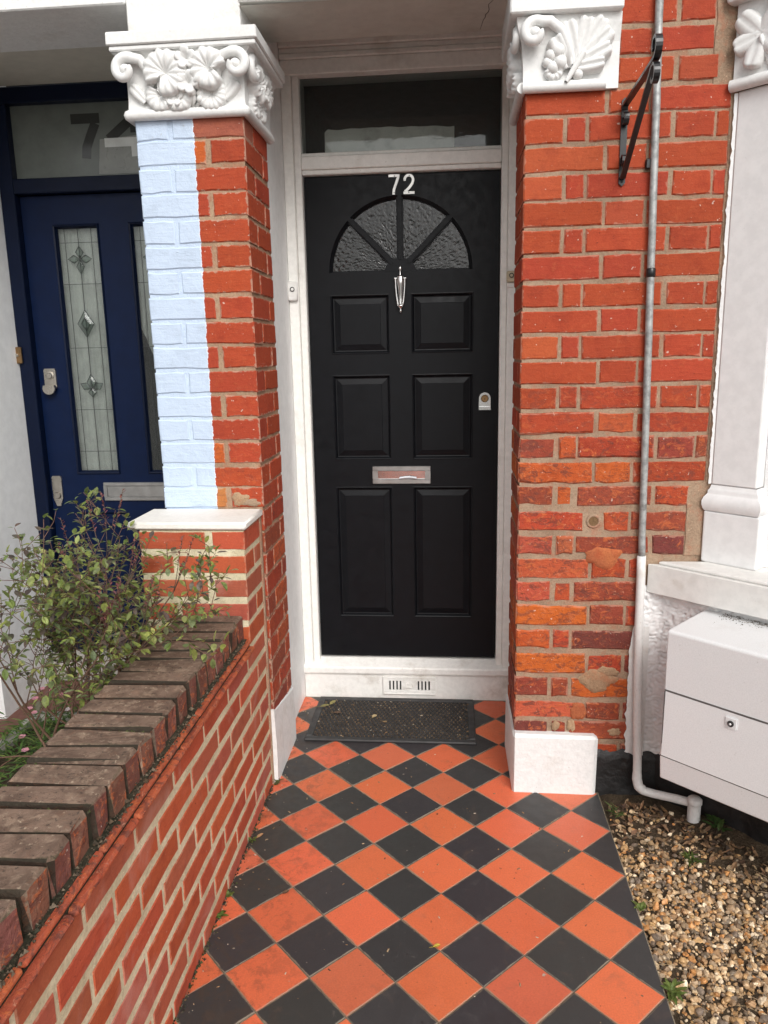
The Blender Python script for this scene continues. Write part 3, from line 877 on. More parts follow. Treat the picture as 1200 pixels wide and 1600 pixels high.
# ------------------------------------------------------------------ porch of the black door
DX0, DX1, DZ0, DZ1, DY = -0.230, 0.536, 0.180, 2.178, 1.60
rev = MB()
rev.box(-0.62, -0.303, 1.169, 1.70, -0.09, 3.12)
tag(rev.obj('porch_wall', M['white_reveal'], None), 'white plastered reveal between the two porches', 'wall')
rev = MB(); rev.box(0.603, 1.30, 1.169, 1.70, -0.09, 3.12)
tag(rev.obj('porch_wall', M['white_reveal'], None), 'white plastered porch reveal to the right of the black door', 'wall')
lin = new_empty('door_lintel', 'white rendered lintel over the black door porch with stained underside', 'lintel', (0.15, FY, 2.5))
m = MB()
NXs, NYs = 30, 12
vs = [(-0.275+i*0.84/NXs-0.15, 0.0+j*0.298/NYs, -0.002+0.0025*mnoise.noise(Vector((i*.3, j*.4, 2)))+0.008*j/NYs) for j in range(NYs+1) for i in range(NXs+1)]
m.add(vs, [(j*(NXs+1)+i, (j+1)*(NXs+1)+i, (j+1)*(NXs+1)+i+1, j*(NXs+1)+i+1) for j in range(NYs) for i in range(NXs)])
m.obj('soffit', M['soffit'], lin, smooth=180)
simple('beam', M['white_masonry'], lin, 0.004, (-0.425, 0.41, -0.003, 0.296, 0.0075, 0.62))
simple('porch_ceiling', M['soffit'], lin, 0, (-0.452, 0.452, 0.302, 0.75, 0.20, 0.24))
# crack in the soffit
ck = MB(); pts = []
for i in range(14):
    t = i/13
    pts.append((0.32-0.03*t+0.012*mnoise.noise(Vector((t*6, 1, 0))), 0.03+0.25*t, -0.0042+0.008*t))
ck.tube(pts, [0.0011*(1-.5*abs(i/7-1)) for i in range(14)], 4); ck.obj('crack', M['mortar_dark'], lin)

fr = new_empty('doorway', 'white painted wooden door frame with dark fanlight window above the black door', 'doorway', (0.15, 1.56, 0.15))
FI = (-0.15, -1.56, -0.15)
def fpart(name, mat, *boxes, b=0.003, parent=None, smooth=None):
    m = MB()
    for bx in boxes: m.box(*[v+FI[i//2] for i, v in enumerate(bx)], b=b)
    return m.obj(name, mat, parent or fr, smooth)
fpart('jamb', M['white_frame'], (-0.302, -0.262, 1.558, 1.69, 0.150, 2.535), (-0.2615, -0.234, 1.571, 1.69, 0.150, 2.535))
fpart('jamb', M['white_frame'], (0.566, 0.6025, 1.558, 1.69, 0.150, 2.535), (0.540, 0.5655, 1.571, 1.69, 0.150, 2.535))
fpart('transom_bar', M['white_frame'], (-0.2335, 0.5395, 1.566, 1.69, 2.200, 2.248), (-0.2335, 0.5395, 1.574, 1.69, 2.182, 2.1995), (-0.2335, 0.5395, 1.577, 1.69, 2.2485, 2.262))
fpart('head', M['white_frame'], (-0.302, 0.6025, 1.556, 1.69, 2.5355, 2.588), (-0.302, 0.6025, 1.546, 1.69, 2.5885, 2.606), (-0.302, 0.6025, 1.551, 1.69, 2.6065, 2.626), (-0.302, 0.6025, 1.541, 1.69, 2.6265, 2.664))
wp = fpart('fanlight', M['glass'], (-0.2335, 0.5395, 1.606, 1.610, 2.262, 2.5352), b=0)
wp.name = 'fanlight_pane'
# torn strip of paper behind the pane
pp = MB(); n = 40; vs = []
for i in range(n+1):
    x = -0.145+0.505*i/n
    top = 2.352+0.006*mnoise.noise(Vector((x*16, 0, 5)))+0.010*mnoise.noise(Vector((x*5, 2, 5)))
    if i == 0: top -= 0.012
    e = 0.012*mnoise.noise(Vector((i*.9, 3, 0))) if i == n else 0
    for k in range(5): vs.append((x-0.15+e*(k-2), 0.0535+0.0015*mnoise.noise(Vector((x*12, k, 0))), (2.2645+(top-2.2645)*k/4)-0.15))
pp.add(vs, [(i*5+k, (i+1)*5+k, (i+1)*5+k+1, i*5+k+1) for i in range(n) for k in range(4)])
po = pp.obj('paper_strip', M['paper'], fr)
# step and threshold
st = new_empty('door_step', 'worn white painted door step below the black door with cast air vent', 'door step', (0.15, 1.55, 0))
m = MB()
m.box(-0.452, 0.4525, 0.006, 0.14, -0.05, 0.1135, b=0.003)
m.obj('riser', M['white_step'], st)
m = MB()
m.prism([(-0.004, 0.114), (-0.006, 0.120), (-0.006, 0.140), (-0.002, 0.146), (0.05, 0.170), (0.14, 0.174), (0.14, 0.114)], -0.4525, 0.4528, 'yz')
m.obj('sill', M['white_step'], st)
# vent grille
vx0, vx1, vz0, vz1 = 0.048-0.15, 0.280-0.15, 0.022, 0.102
m = MB()
hh = []
sl = [vx0+0.030+i*0.0155 for i in range(4)]+[vx1-0.030-i*0.0155 for i in range(4)]
sl.sort()
y0, y1 = -0.004, 0.0055
zs0, zs1 = 0.040, 0.084
m.box(vx0, vx1, y0, y1, vz0, zs0, b=0.0015); m.box(vx0, vx1, y0, y1, zs1, vz1, b=0.0015)
xx = vx0
edges = []
for s in sl: edges.append((s-0.0035, s+0.0035))
prev = vx0
for a, b in edges+[(vx1, vx1)]:
    if a > prev: m.box(prev, a, y0+0.0003, y1, zs0, zs1, b=0.0008)
    prev = b
vent = m.obj('vent_grille', M['white_step'], st)
m = MB(); m.box(vx0+.004, vx1-.004, 0.0052, 0.0058, zs0, zs1); m.obj('vent_opening', M['black_void'], vent)
m = MB()
for a0 in (0, 1):
    pts = [((vx0+vx1)/2+(-1 if a0 else 1)*(0.004+0.011*math.sin(t*3.14)), -0.0055, 0.054+0.018*t-0.006*math.sin(t*6)) for t in [i/8 for i in range(9)]]
    m.tube(pts, 0.0022, 5)
m.tube([((vx0+vx1)/2-0.018, -0.005, 0.056), ((vx0+vx1)/2+0.018, -0.005, 0.056)], 0.002, 5)
m.obj('vent_ornament', M['white_step'], vent, smooth=60)
m = MB()
for x in (vx0, vx1-0.004): m.box(x, x+0.004, y0-0.002, y0, vz0, vz1, b=0.0006)
for zq in (vz0, vz1-0.004): m.box(vx0+.004, vx1-.004, y0-0.002, y0, zq, zq+0.004, b=0.0006)
m.obj('vent_border', M['white_step'], vent)

# ------------------------------------------------------------------ the black door
dr = new_empty('front_door', 'black panelled front door with fan shaped glass, knocker and letter plate', 'door', (0.153, DY, DZ0))
def dX(x): return x-0.153
def dZ(z): return z-DZ0
leaf = MB()
def rail(x0, x1, z0, z1): leaf.box(dX(x0), dX(x1), 0, 0.044, dZ(z0), dZ(z1))
PL, PM0, PM1, PR = -0.143, 0.100, 0.186, 0.437
rail(DX0, PL, DZ0, 1.815); rail(PR, DX1, DZ0, 1.815)
for a, b in ((DZ0, 0.361), (0.941, 1.056), (1.409, 1.492), (1.729, 1.815)): rail(PL, PR, a, b)
for a, b in ((0.361, 0.941), (1.056, 1.409), (1.492, 1.729)): rail(PM0, PM1, a, b)
# fan light opening
AX, AZ, AR = 0.145, 1.815, 0.287
N = 40
vs = []; fs = []
outer = []
for i in range(N+1):
    a = math.pi*i/N
    c, s = math.cos(a), math.sin(a)
    ix, iz = AX+AR*c, AZ+AR*s
    k = min((DX1-AX)/c if c > 1e-6 else 1e9, (DX0-AX)/c if c < -1e-6 else 1e9, (DZ1-AZ)/s if s > 1e-6 else 1e9)
    ox, oz = AX+k*c, AZ+k*s
    vs += [(dX(ix), 0, dZ(iz)), (dX(ox), 0, dZ(oz)), (dX(AX+(AR-0.013)*c), 0.013, dZ(AZ+(AR-0.013)*s)), (dX(AX+(AR-0.013)*c), 0.03, dZ(AZ+(AR-0.013)*s))]
for i in range(N):
    fs += [(4*i, 4*i+1, 4*i+5, 4*i+4), (4*i, 4*i+4, 4*i+6, 4*i+2), (4*i+2, 4*i+6, 4*i+7, 4*i+3)]
leaf.add(vs, fs)
# corner triangles left over between rays and the rectangle corners
for sx in (DX0, DX1):
    best = sorted(range(N+1), key=lambda i: abs(vs[4*i+1][0]-dX(sx))+abs(vs[4*i+1][2]-dZ(DZ1)))[:2]
    i, j = sorted(best)
    leaf.add([vs[4*i+1], (dX(sx), 0, dZ(DZ1)), vs[4*j+1]], [(0, 1, 2)])
leaf.box(dX(DX0), dX(DX1), 0.032, 0.044, dZ(2.11), dZ(DZ1))
leaf.obj('door_leaf', M['black_paint'], dr, fix=True)
def panel(x0, x1, z0, z1):
    """fielded panel in an ovolo moulded opening"""
    rings = [(0, 0.0), (0.003, -0.0008), (0.007, 0.002), (0.012, 0.0105), (0.016, 0.0115), (0.038, 0.0062), (0.0395, 0.0050)]
    vs = []; fs = []
    for d, y in rings:
        vs += [(dX(x0+d), y, dZ(z0+d)), (dX(x1-d), y, dZ(z0+d)), (dX(x1-d), y, dZ(z1-d)), (dX(x0+d), y, dZ(z1-d))]
    for r in range(len(rings)-1):
        for i in range(4): fs.append((4*r+i, 4*r+(i+1) % 4, 4*r+4+(i+1) % 4, 4*r+4+i))
    k = 4*(len(rings)-1); fs.append((k, k+1, k+2, k+3))
    m = MB(); m.add(vs, fs); return m.obj('door_panel', M['black_paint'], dr)
for (z0, z1) in ((0.361, 0.941), (1.056, 1.409), (1.492, 1.729)):
    panel(PL, PM0, z0, z1); panel(PM1, PR, z0, z1)
# hub and glazing bars
gbm = MB()
hub = [(dX(AX+0.062*math.cos(math.pi*i/16)), dZ(AZ+0.0005+0.052*math.sin(math.pi*i/16))) for i in range(17)]
gbm.prism(hub, 0.001, 0.03)
for a in (45, 90, 135):
    c, s = math.cos(R(a)), math.sin(R(a)); px, pz = -s, c
    for hw, ya in ((0.0135, 0.007), (0.0075, -0.0015)):
        q = [(dX(AX+r*c+px*w), dZ(AZ+r*s+pz*w)) for r, w in ((0.045, -hw), (0.290, -hw), (0.290, hw), (0.045, hw))]
        gbm.prism(q, ya, 0.03)
gbm.obj('glazing_bar', M['black_paint'], dr)
bt = MB(); bt.box(dX(PL+.002), dX(PR-.004), 0.012, 0.03, dZ(AZ+0.0005), dZ(AZ+0.007)); bt.obj('glazing_bead', M['black_paint'], dr)
for k in range(4):
    a0, a1 = R(45*k), R(45*k+45)
    vs = []; nr, na = 60, 56
    for ir in range(nr+1):
        for ia in range(na+1):
            r = 0.03+(AR-0.032)*ir/nr; a = a0+(a1-a0)*ia/na
            x, zq = AX+r*math.cos(a), AZ+r*math.sin(a)
            p = Vector((x*95, zq*150, k*3.0))
            w = Vector((mnoise.noise(p*0.6), mnoise.noise(p*0.6+Vector((7, 3, 1))), 0))*0.9
            hgt = (1-abs(mnoise.noise(p+w))*2.0)*0.0014+0.0005*mnoise.noise(p*2.2)
            vs.append((dX(x), 0.0215-hgt, dZ(zq)))
    m = MB(); m.add(vs, [(ir*(na+1)+ia, (ir+1)*(na+1)+ia, (ir+1)*(na+1)+ia+1, ir*(na+1)+ia+1) for ir in range(nr) for ia in range(na)])
    m.obj('glass_pane', M['obscure'], dr, smooth=180, fix=False)
# house number 72
def stroke(m, pts, hw, y0, y1):
    P = [Vector((p[0], p[1])) for p in pts]
    L = []; Rr = []
    for i, p in enumerate(P):
        t = (P[min(i+1, len(P)-1)]-P[max(i-1, 0)]).normalized(); nn = Vector((-t.y, t.x))
        L.append(p+nn*hw); Rr.append(p-nn*hw)
    poly = L+Rr[::-1]
    n = len(P)
    vs = [(q.x, y0, q.y) for q in poly]+[(q.x, y1, q.y) for q in poly]
    fs = []
    for i in range(n-1):
        a, b, c, d = i, i+1, 2*n-2-i, 2*n-1-i
        fs += [(a, b, c, d), (2*n+a, 2*n+d, 2*n+c, 2*n+b)]
    N2 = 2*n
    for i in range(N2): fs.append((i, N2+i, N2+(i+1) % N2, (i+1) % N2))
    m.add(vs, fs)
def digit7(m, x, z, w, h, hw, y0, y1):
    stroke(m, [(x, z+h-hw), (x+w, z+h-hw)], hw, y0, y1)
    stroke(m, [(x+w-hw*1.0, z+h-2*hw), (x+w*.66, z+h*.52), (x+w*.48, z+h*.25), (x+w*.44, z)], hw, y0+0.0004, y1)
def digit2(m, x, z, w, h, hw, y0, y1):
    pts = [(x+hw*.8, z+h*.70)]
    r = w/2-hw
    for i in range(0, 11):
        a = math.pi*(1-i/10)+0.1-(0.35*i/10)
        pts.append((x+w/2+r*math.cos(a), z+h-hw-r+r*math.sin(a)))
    pts += [(x+w*.80, z+h*.52), (x+w*.55, z+h*.33), (x+w*.25, z+h*.17), (x+hw*1.0, z+hw*2.0)]
    stroke(m, pts, hw, y0, y1)
    stroke(m, [(x, z+hw), (x+w, z+hw)], hw, y0+0.0004, y1)
nz = dZ(2.103)
for nm, fn, x in (('number_seven', digit7, 0.104), ('number_two', digit2, 0.162)):
    m = MB(); fn(m, dX(x), nz, 0.043, 0.074, 0.0048, -0.0042, -0.0004); o = m.obj(nm, M['satin_bright'], dr)
    s = MB()
    for q in ((dX(x)+0.023, nz+0.0675), (dX(x)+0.021, nz+0.006)): s.lathe([(0.0022, 0), (0.0022, -0.0008), (0.0005, -0.0011)], (q[0], -0.0040, q[1]), 'y', 8)
    s.obj('screw', M['iron'], o)
# urn knocker
kx = dX(0.145)
kn = link('knocker', None, dr) if False else None
m = MB()
prof = [(0.013, 1.795), (0.0155, 1.780), (0.0150, 1.765), (0.011, 1.745), (0.0085, 1.72), (0.0075, 1.70), (0.009, 1.683), (0.010, 1.675)]
vs = []; fs = []
for r, zq in prof:
    for i in range(9):
        a = math.pi*i/8
        vs.append((kx+r*math.cos(a), -0.0005-r*0.75*math.sin(a), dZ(zq)))
for i in range(len(prof)-1):
    for k in range(8): fs.append((9*i+k, 9*i+k+1, 9*i+9+k+1, 9*i+9+k))
fs += [tuple(range(9)), tuple(reversed(range(9*(len(prof)-1), 9*len(prof))))]
m.add(vs, fs)
m.lathe([(0.0025, 0), (0.006, 0.004), (0.0035, 0.009), (0.0045, 0.013), (0.0025, 0.018), (0.0058, 0.026), (0.0062, 0.031), (0.003, 0.038), (0.0005, 0.041)], (kx, -0.007, dZ(1.795)), 'z', 12)
m.lathe([(0.0005, 0), (0.0045, 0.004), (0.0055, 0.009), (0.003, 0.016), (0.0035, 0.02)], (kx, -0.007, dZ(1.652)), 'z', 12)
kn = m.obj('knocker', M['chrome'], dr, smooth=50)
m = MB()
pts = []
for i in range(25):
    t = i/24*2-1
    a = t*math.pi/2
    pts.append((kx+0.0185*math.copysign(abs(math.sin(a))**0.75, a), -0.018-0.006*(1-abs(t)), dZ(1.680)+0.105*max(0, (abs(t)-0.25)/0.75)**1.0+0.0))
m.tube(pts, [0.0030+0.0018*(1-abs(i/12-1))**2 for i in range(25)], 8)
for sx in (-1, 1): m.lathe([(0.0005, -.006), (0.005, -.005), (0.005, .005), (0.0005, .006)], (kx+sx*0.0185, -0.014, dZ(1.786)), 'x', 10)
m.lathe([(0.0005, 0.002), (0.008, 0.0), (0.0085, -0.01), (0.004, -0.014), (0.0005, -0.014)], (kx, -0.011, dZ(1.679)), 'y', 12)
m.obj('knocker_ring', M['chrome'], kn, smooth=50)
# letter plate
lx0, lx1, lz0, lz1 = dX(0.016), dX(0.261), dZ(0.954), dZ(1.029)
m = MB(); bw = 0.020
m.box(lx0, lx1, -0.0065, 0.001, lz0, lz0+bw, b=0.0018); m.box(lx0, lx1, -0.0065, 0.001, lz1-bw, lz1, b=0.0018)
m.box(lx0, lx0+bw*1.15, -0.0065, 0.001, lz0+bw, lz1-bw, b=0.0006); m.box(lx1-bw*1.15, lx1, -0.0065, 0.001, lz0+bw, lz1-bw, b=0.0006)
lp = m.obj('letter_plate', M['satin'], dr)
m = MB(); m.prism([(-0.0004, lz0+bw+0.0005), (-0.0052, lz1-bw-0.0005), (0.0008, lz1-bw-0.0005), (0.0008, lz0+bw+0.0005)], lx0+bw*1.15, lx1-bw*1.15, 'yz'); m.obj('letter_flap', M['chrome'], lp)
m = MB(); vs = []
for i in range(13):
    x = dX(0.130)+0.072*i/12
    zt = lz0+bw+0.001+0.006*math.sin(i/12*3.1)*0.8
    vs += [(x, -0.004, lz0+bw+0.0005), (x, -0.013, zt+0.002), (x, -0.005, zt+0.007+0.002*mnoise.noise(Vector((i*.8, 0, 1))))]
m.add(vs, [(3*i+k, 3*i+3+k, 3*i+4+k, 3*i+1+k) for i in range(12) for k in (0, 1)])
tag(m.obj('folded_letter', M['white_paper'], None), 'white folded paper sticking out of the black door letter plate', 'letter').location = (0.153, DY, DZ0)
# cylinder pull lock
m = MB(); q = [(dX(0.484)+0.0235*math.cos(math.pi*i/14), dZ(1.307)+0.0235*math.sin(math.pi*i/14)) for i in range(15)]
q += [(dX(0.484)-0.0245, dZ(1.262)), (dX(0.484)+0.0245, dZ(1.262))]
m.prism(q, -0.006, 0.001)
m.prism([(dX(0.484)-0.0245, dZ(1.2605)), (dX(0.484)+0.0245, dZ(1.2605)), (dX(0.484)+0.023, dZ(1.273)), (dX(0.484)-0.023, dZ(1.273))], -0.020, -0.0055)
lk = m.obj('door_lock', M['chrome'], dr, smooth=30)
m = MB(); m.lathe([(0.0005, -0.0125), (0.0125, -0.0125), (0.0155, -0.009), (0.0155, -0.005)], (dX(0.484), 0, dZ(1.306)), 'y', 20); co = m.obj('lock_cylinder', M['brass'], lk, smooth=40)
m = MB(); m.box(dX(0.484)-0.001, dX(0.484)+0.001, -0.0132, -0.0124, dZ(1.300), dZ(1.309)); m.obj('keyhole', M['iron'], lk)
# bells
def bell(x, z, w, h, mat, label, plate=False, btn=M['plastic']):
    e = new_empty('doorbell', label, 'doorbell', (x, 1.558, z), group=None)
    m = MB(); m.box(-w/2, w/2, -0.016, 0.0, -h/2, h/2, b=0.004); c = m.obj('bell_case', mat, e, smooth=40)
    m = MB(); m.lathe([(0.0085, 0.0), (0.0095, -0.003), (0.0075, -0.0035), (0.0068, -0.0015)], (0, -0.016, h*0.08), 'y', 18); m.obj('bell_ring', M['rubber'], e, smooth=50)
    m = MB(); m.lathe([(0.0005, -0.0035), (0.0055, -0.003), (0.0066, 0.0)], (0, -0.016, h*0.08), 'y', 16); m.obj('bell_button', btn, e, smooth=50)
    if plate:
        m = MB(); m.box(-w*.42, w*.42, -0.006, 0.0, -h/2-0.020, -h/2-0.002, b=0.002); m.obj('name_plate', M['plastic'], e)
bell(-0.284, 1.745, 0.040, 0.076, M['plastic'], 'white plastic doorbell on the frame left of the black door')
bell(0.581, 1.778, 0.037, 0.042, M['beige'], 'small yellowed square doorbell on the frame right of the black door', True, M['beige'])
# dark hall behind both doors
hall = MB()
for x0, x1 in ((-0.31, 0.61), (-1.50, -0.60)):
    vs = [(x, y, zq) for x in (x0, x1) for y in (1.705, 3.6) for zq in (0.0, 2.72)]
    hall.add(vs, [(0, 1, 3, 2), (4, 6, 7, 5), (2, 3, 7, 6), (0, 2, 6, 4), (1, 5, 7, 3)])
tag(hall.obj('hallway', M['black_void'], fix=False), kind='structure')
# white plinths
pl = MB(); 
n = 8
pl.box(0.5545, 0.838, 0.840, 1.175, -0.03, 0.213, b=0.008, jit=0.003)
tag(pl.obj('plinth_block', M['white_masonry'], None, smooth=35), 'chunky white painted plinth block under the right brick wall', 'plinth')
pl = MB()
vs = []
ny = 14
for j in range(ny+1):
    y = 0.857+0.318*j/ny
    zt = 0.276-0.058*j/ny+0.004*mnoise.noise(Vector((y*25, 0, 0)))
    xo = -0.268+0.002*mnoise.noise(Vector((y*12, 3, 0)))
    vs += [(-0.33, y, -0.02), (xo, y, -0.02), (xo+0.001, y, zt*0.5), (xo-0.003, y, zt-0.006), (xo-0.008, y, zt), (-0.33, y, zt)]
fs = [(6*j+k, 6*j+k+1, 6*j+7+k, 6*j+6+k) for j in range(ny) for k in range(5)]+[tuple(range(6)), tuple(reversed(range(6*ny, 6*ny+6)))]
pl.add(vs, fs)
tag(pl.obj('plinth_block', M['white_masonry'], None, smooth=35), 'narrow white plinth at the foot of the pier beside the doormat', 'plinth')

# ------------------------------------------------------------------ carved capitals
class Relief:
    """adds carved ornament to a face: (s, z, out) -> point"""
    def __init__(self, T): self.T = T
    def grid(self, rows, closed, name, mat, parent):
        m = MB(); n = len(rows[0])
        vs = [self.T(*p) for r in rows for p in r]; fs = []
        for i in range(len(rows)-1):
            for k in range(n if closed else n-1):
                fs.append((i*n+k, i*n+(k+1) % n, (i+1)*n+(k+1) % n, (i+1)*n+k))
        m.add(vs, fs)
        return m.obj(name, mat, parent, smooth=180)
    def fan(self, cs, cz, rad, rot, parent, h=0.012, dome=0.022, lobes=7, pleat=0.0045, cup=0.6, notch=True, name='carved_leaf'):
        rows = []
        nt = 56
        for r in range(9):
            row = []
            q = r/8.0
            for k in range(nt):
                th = 2*math.pi*k/nt
                rr = rad*(0.93+0.07*abs(math.cos(lobes*th/2.0))*(q**2))
                if notch: rr *= 1-0.72*math.exp(-(((th-math.pi+math.pi) % (2*math.pi)-math.pi)/0.30)**2)
                a = th+rot
                ht = h+dome*(1-(q-cup)**2/0.36)+pleat*q*math.cos(lobes*2*th)
                if r == 8: ht = h*0.1-0.004
                if r == 7: ht -= 0.003
                qq = min(q*1.10, 1.0) if r < 8 else 0.97
                row.append((cs+rr*qq*math.cos(a), cz+rr*qq*math.sin(a), ht))
            rows.append(row)
        return self.grid(rows, True, name, M['white_carved'], parent)
    def flower(self, cs, cz, rad, rot, parent, h=0.03):
        rows = []; nt = 50
        for r in range(8):
            q = r/7.0; row = []
            for k in range(nt):
                th = 2*math.pi*k/nt
                pet = abs(math.cos(2.5*th))
                rr = rad*(0.60+0.40*pet**0.6)
                ht = h+0.013*math.sin(q*math.pi*0.75)*(.6+.4*pet)-0.009*(1-q)**2
                if r == 7: ht = h-0.016
                row.append((cs+rr*min(q*1.1, 1)*math.cos(th+rot), cz+rr*min(q*1.1, 1)*math.sin(th+rot), ht))
            rows.append(row)
        o = self.grid(rows, True, 'carved_flower', M['white_carved'], parent)
        return o
    def ball(self, cs, cz, rad, parent, h=0.01, name='carved_bud'):
        rows = []
        for r in range(7):
            t = math.pi/2*(r/6.0)
            rows.append([(cs+rad*math.sin(t)*math.cos(2*math.pi*k/16), cz+rad*math.sin(t)*math.sin(2*math.pi*k/16), h+rad*math.cos(t)) for k in range(16)])
        return self.grid(rows, True, name, M['white_carved'], parent)
    def finger(self, s0, z0, s1, z1, w, h, parent, curl=0.0, base=0.006, name='carved_frond', groove=0.35):
        d = Vector((s1-s0, z1-z0)); L = d.length; d.normalize(); p = Vector((-d.y, d.x))
        rows = []
        for i in range(15):
            t = i/14.0
            ww = w*(0.35+0.65*math.sin(math.pi*min(1, t*0.62+0.12)))*(1 if t < 0.86 else math.sqrt(max(0.02, 1-((t-0.86)/0.14)**2)))
            row = []
            cvx = curl*t*t
            for k in range(11):
                v = k/5.0-1
                hh = base+h*(1-v*v)**0.6*(0.35+0.65*t)-groove*h*math.exp(-(v/0.22)**2)*(0.4+.6*t)
                if abs(v) > 0.99: hh = -0.004
                if i == 14: hh = min(hh, base*.4)
                c = Vector((s0, z0))+d*(L*t)+p*(ww*v+cvx)
                row.append((c.x, c.y, hh))
            rows.append(row)
        return self.grid(rows, False, name, M['white_carved'], parent)
    def volute(self, path, rad, parent, eye=None, name='carved_scroll'):
        m = MB()
        m.tube([self.T(*p) for p in path], rad, 10)
        o = m.obj(name, M['white_carved'], parent, smooth=180)
        return o

def scroll_path(cs, cz, r0, dirn, start, h0, h1, tail):
    """spiral that winds in to (cs, cz); dirn +1 anticlockwise, tail = list of lead-in points"""
    P = list(tail)
    for i in range(26):
        t = i/25.0
        a = start+dirn*t*1.75*math.pi
        r = r0*(1-0.72*t)
        P.append((cs+r*math.cos(a), cz+r*math.sin(a), h0+(h1-h0)*t))
    return P

# left capital: origin at pier corner
cap = new_empty('pier_capital', 'white carved capital with scrolls, round leaves and flowers on the half blue pier', 'capital', (PX1, FY, 2.2))
CX0, CX1 = PX0-PX1, 0.0
m = MB()
rings = [(0.012, 0.022), (0.010, 0.05), (0.010, 0.10), (0.016, 0.14), (0.030, 0.168), (0.040, 0.176)]
vs = []; fs = []
for o_, zq in rings: vs += [(CX0-o_, -o_, zq), (CX1+o_, -o_, zq), (CX1+o_, 0.32, zq), (CX0-o_, 0.32, zq)]
for r in range(len(rings)-1):
    for i in range(4): fs.append((4*r+i, 4*r+(i+1) % 4, 4*r+4+(i+1) % 4, 4*r+4+i))
fs += [(3, 2, 1, 0), tuple(range(4*len(rings)-4, 4*len(rings)))]
m.add(vs, fs); m.obj('bell_block', M['white_carved'], cap)
m = MB(); m.box(CX0-0.042, CX1+0.058, -0.052, 0.33, 0.1765, 0.190, b=0.003); m.box(CX0-0.048, CX1+0.064, -0.058, 0.335, 0.1905, 0.226, b=0.003, jit=0.0008)
m.obj('abacus', M['white_carved'], cap)
m = MB()
pts = [(CX0-0.012, 0.31, 0.012), (CX0-0.012, -0.010, 0.012), (CX1+0.010, -0.010, 0.012), (CX1+0.010, 0.31, 0.012)]
m.tube(pts[0:2], 0.0155, 12); m.tube(pts[1:3], 0.0158, 12); m.tube(pts[2:4], 0.0155, 12)
for p in pts[1:3]: m.lathe([(0.0005, -.0158), (0.011, -.011), (0.0158, 0), (0.011, .011), (0.0005, .0158)], p, 'z', 12)
m.obj('necking_roll', M['white_carved'], cap, smooth=70)
rl = Relief(lambda s, zq, h: (CX0+s, -0.012-h, zq))
Wc = CX1-CX0
S = lambda px: (px-205)/180.0*Wc       # photo-derived proportions along the face
rl.fan(0.118, 0.116, 0.070, R(50), cap, h=0.016, dome=0.026, lobes=7, pleat=0.0055)
rl.fan(0.250, 0.122, 0.060, R(165), cap, h=0.020, dome=0.026, lobes=6, pleat=0.0055)
rl.fan(0.095, 0.062, 0.050, R(-60), cap, h=0.004, dome=0.016, lobes=7, pleat=0.003)
rl.fan(0.150, 0.062, 0.052, R(250), cap, h=0.006, dome=0.017, lobes=7, pleat=0.003)
rl.fan(0.250, 0.060, 0.050, R(-70), cap, h=0.003, dome=0.015, lobes=8, pleat=0.003)
rl.flower(0.187, 0.150, 0.034, 0.4, cap, 0.034)
rl.flower(0.187, 0.086, 0.036, 1.2, cap, 0.030)
rl.flower(0.140, 0.052, 0.030, 0.2, cap, 0.016)
for s0, s1 in ((0.178, 0.160), (0.190, 0.198), (0.200, 0.225)): rl.volute([(s0, 0.028, 0.004), (s1, 0.045, 0.012), (s1, 0.070, 0.016)], [0.005, 0.006, 0.004], cap, name='carved_stem')
rl.ball(0.216, 0.044, 0.011, cap, 0.012)
for sx, cs in ((1, -0.008), (-1, Wc+0.006)):
    tail = [(cs+sx*0.075, 0.085, 0.006), (cs+sx*0.070, 0.130, 0.016), (cs+sx*0.052, 0.156, 0.024)]
    p = scroll_path(cs+sx*0.010, 0.126, 0.038, sx, R(70) if sx > 0 else R(110), 0.030, 0.044, tail)
    rl.volute(p, [0.011, 0.014, 0.015]+[0.0155-0.004*i/25 for i in range(26)], cap)
    rl.ball(cs+sx*0.010, 0.126, 0.017, cap, 0.034, 'scroll_eye')
    # shank of the scroll
    rl.finger(cs+sx*0.055, 0.045, cs+sx*0.012, 0.092, 0.018, 0.014, cap)
rr = Relief(lambda s, zq, h: (CX1+0.010+h, s, zq))
rr.fan(0.085, 0.110, 0.060, R(80), cap, h=0.012, dome=0.022, lobes=7)
rr.fan(0.150, 0.060, 0.045, R(-60), cap, h=0.004, dome=0.016, lobes=7)
rr.fan(0.195, 0.120, 0.055, R(120), cap, h=0.010, dome=0.022, lobes=7)
rr.fan(0.075, 0.050, 0.040, R(240), cap, h=0.004, dome=0.015, lobes=7)
rr.flower(0.140, 0.105, 0.032, 0.4, cap, 0.026)
p = scroll_path(0.012, 0.126, 0.036, 1, R(70), 0.020, 0.030, [(0.07, 0.13, 0.010), (0.05, 0.155, 0.016)])
rr.volute(p, [0.011, 0.013]+[0.0135]*26, cap)

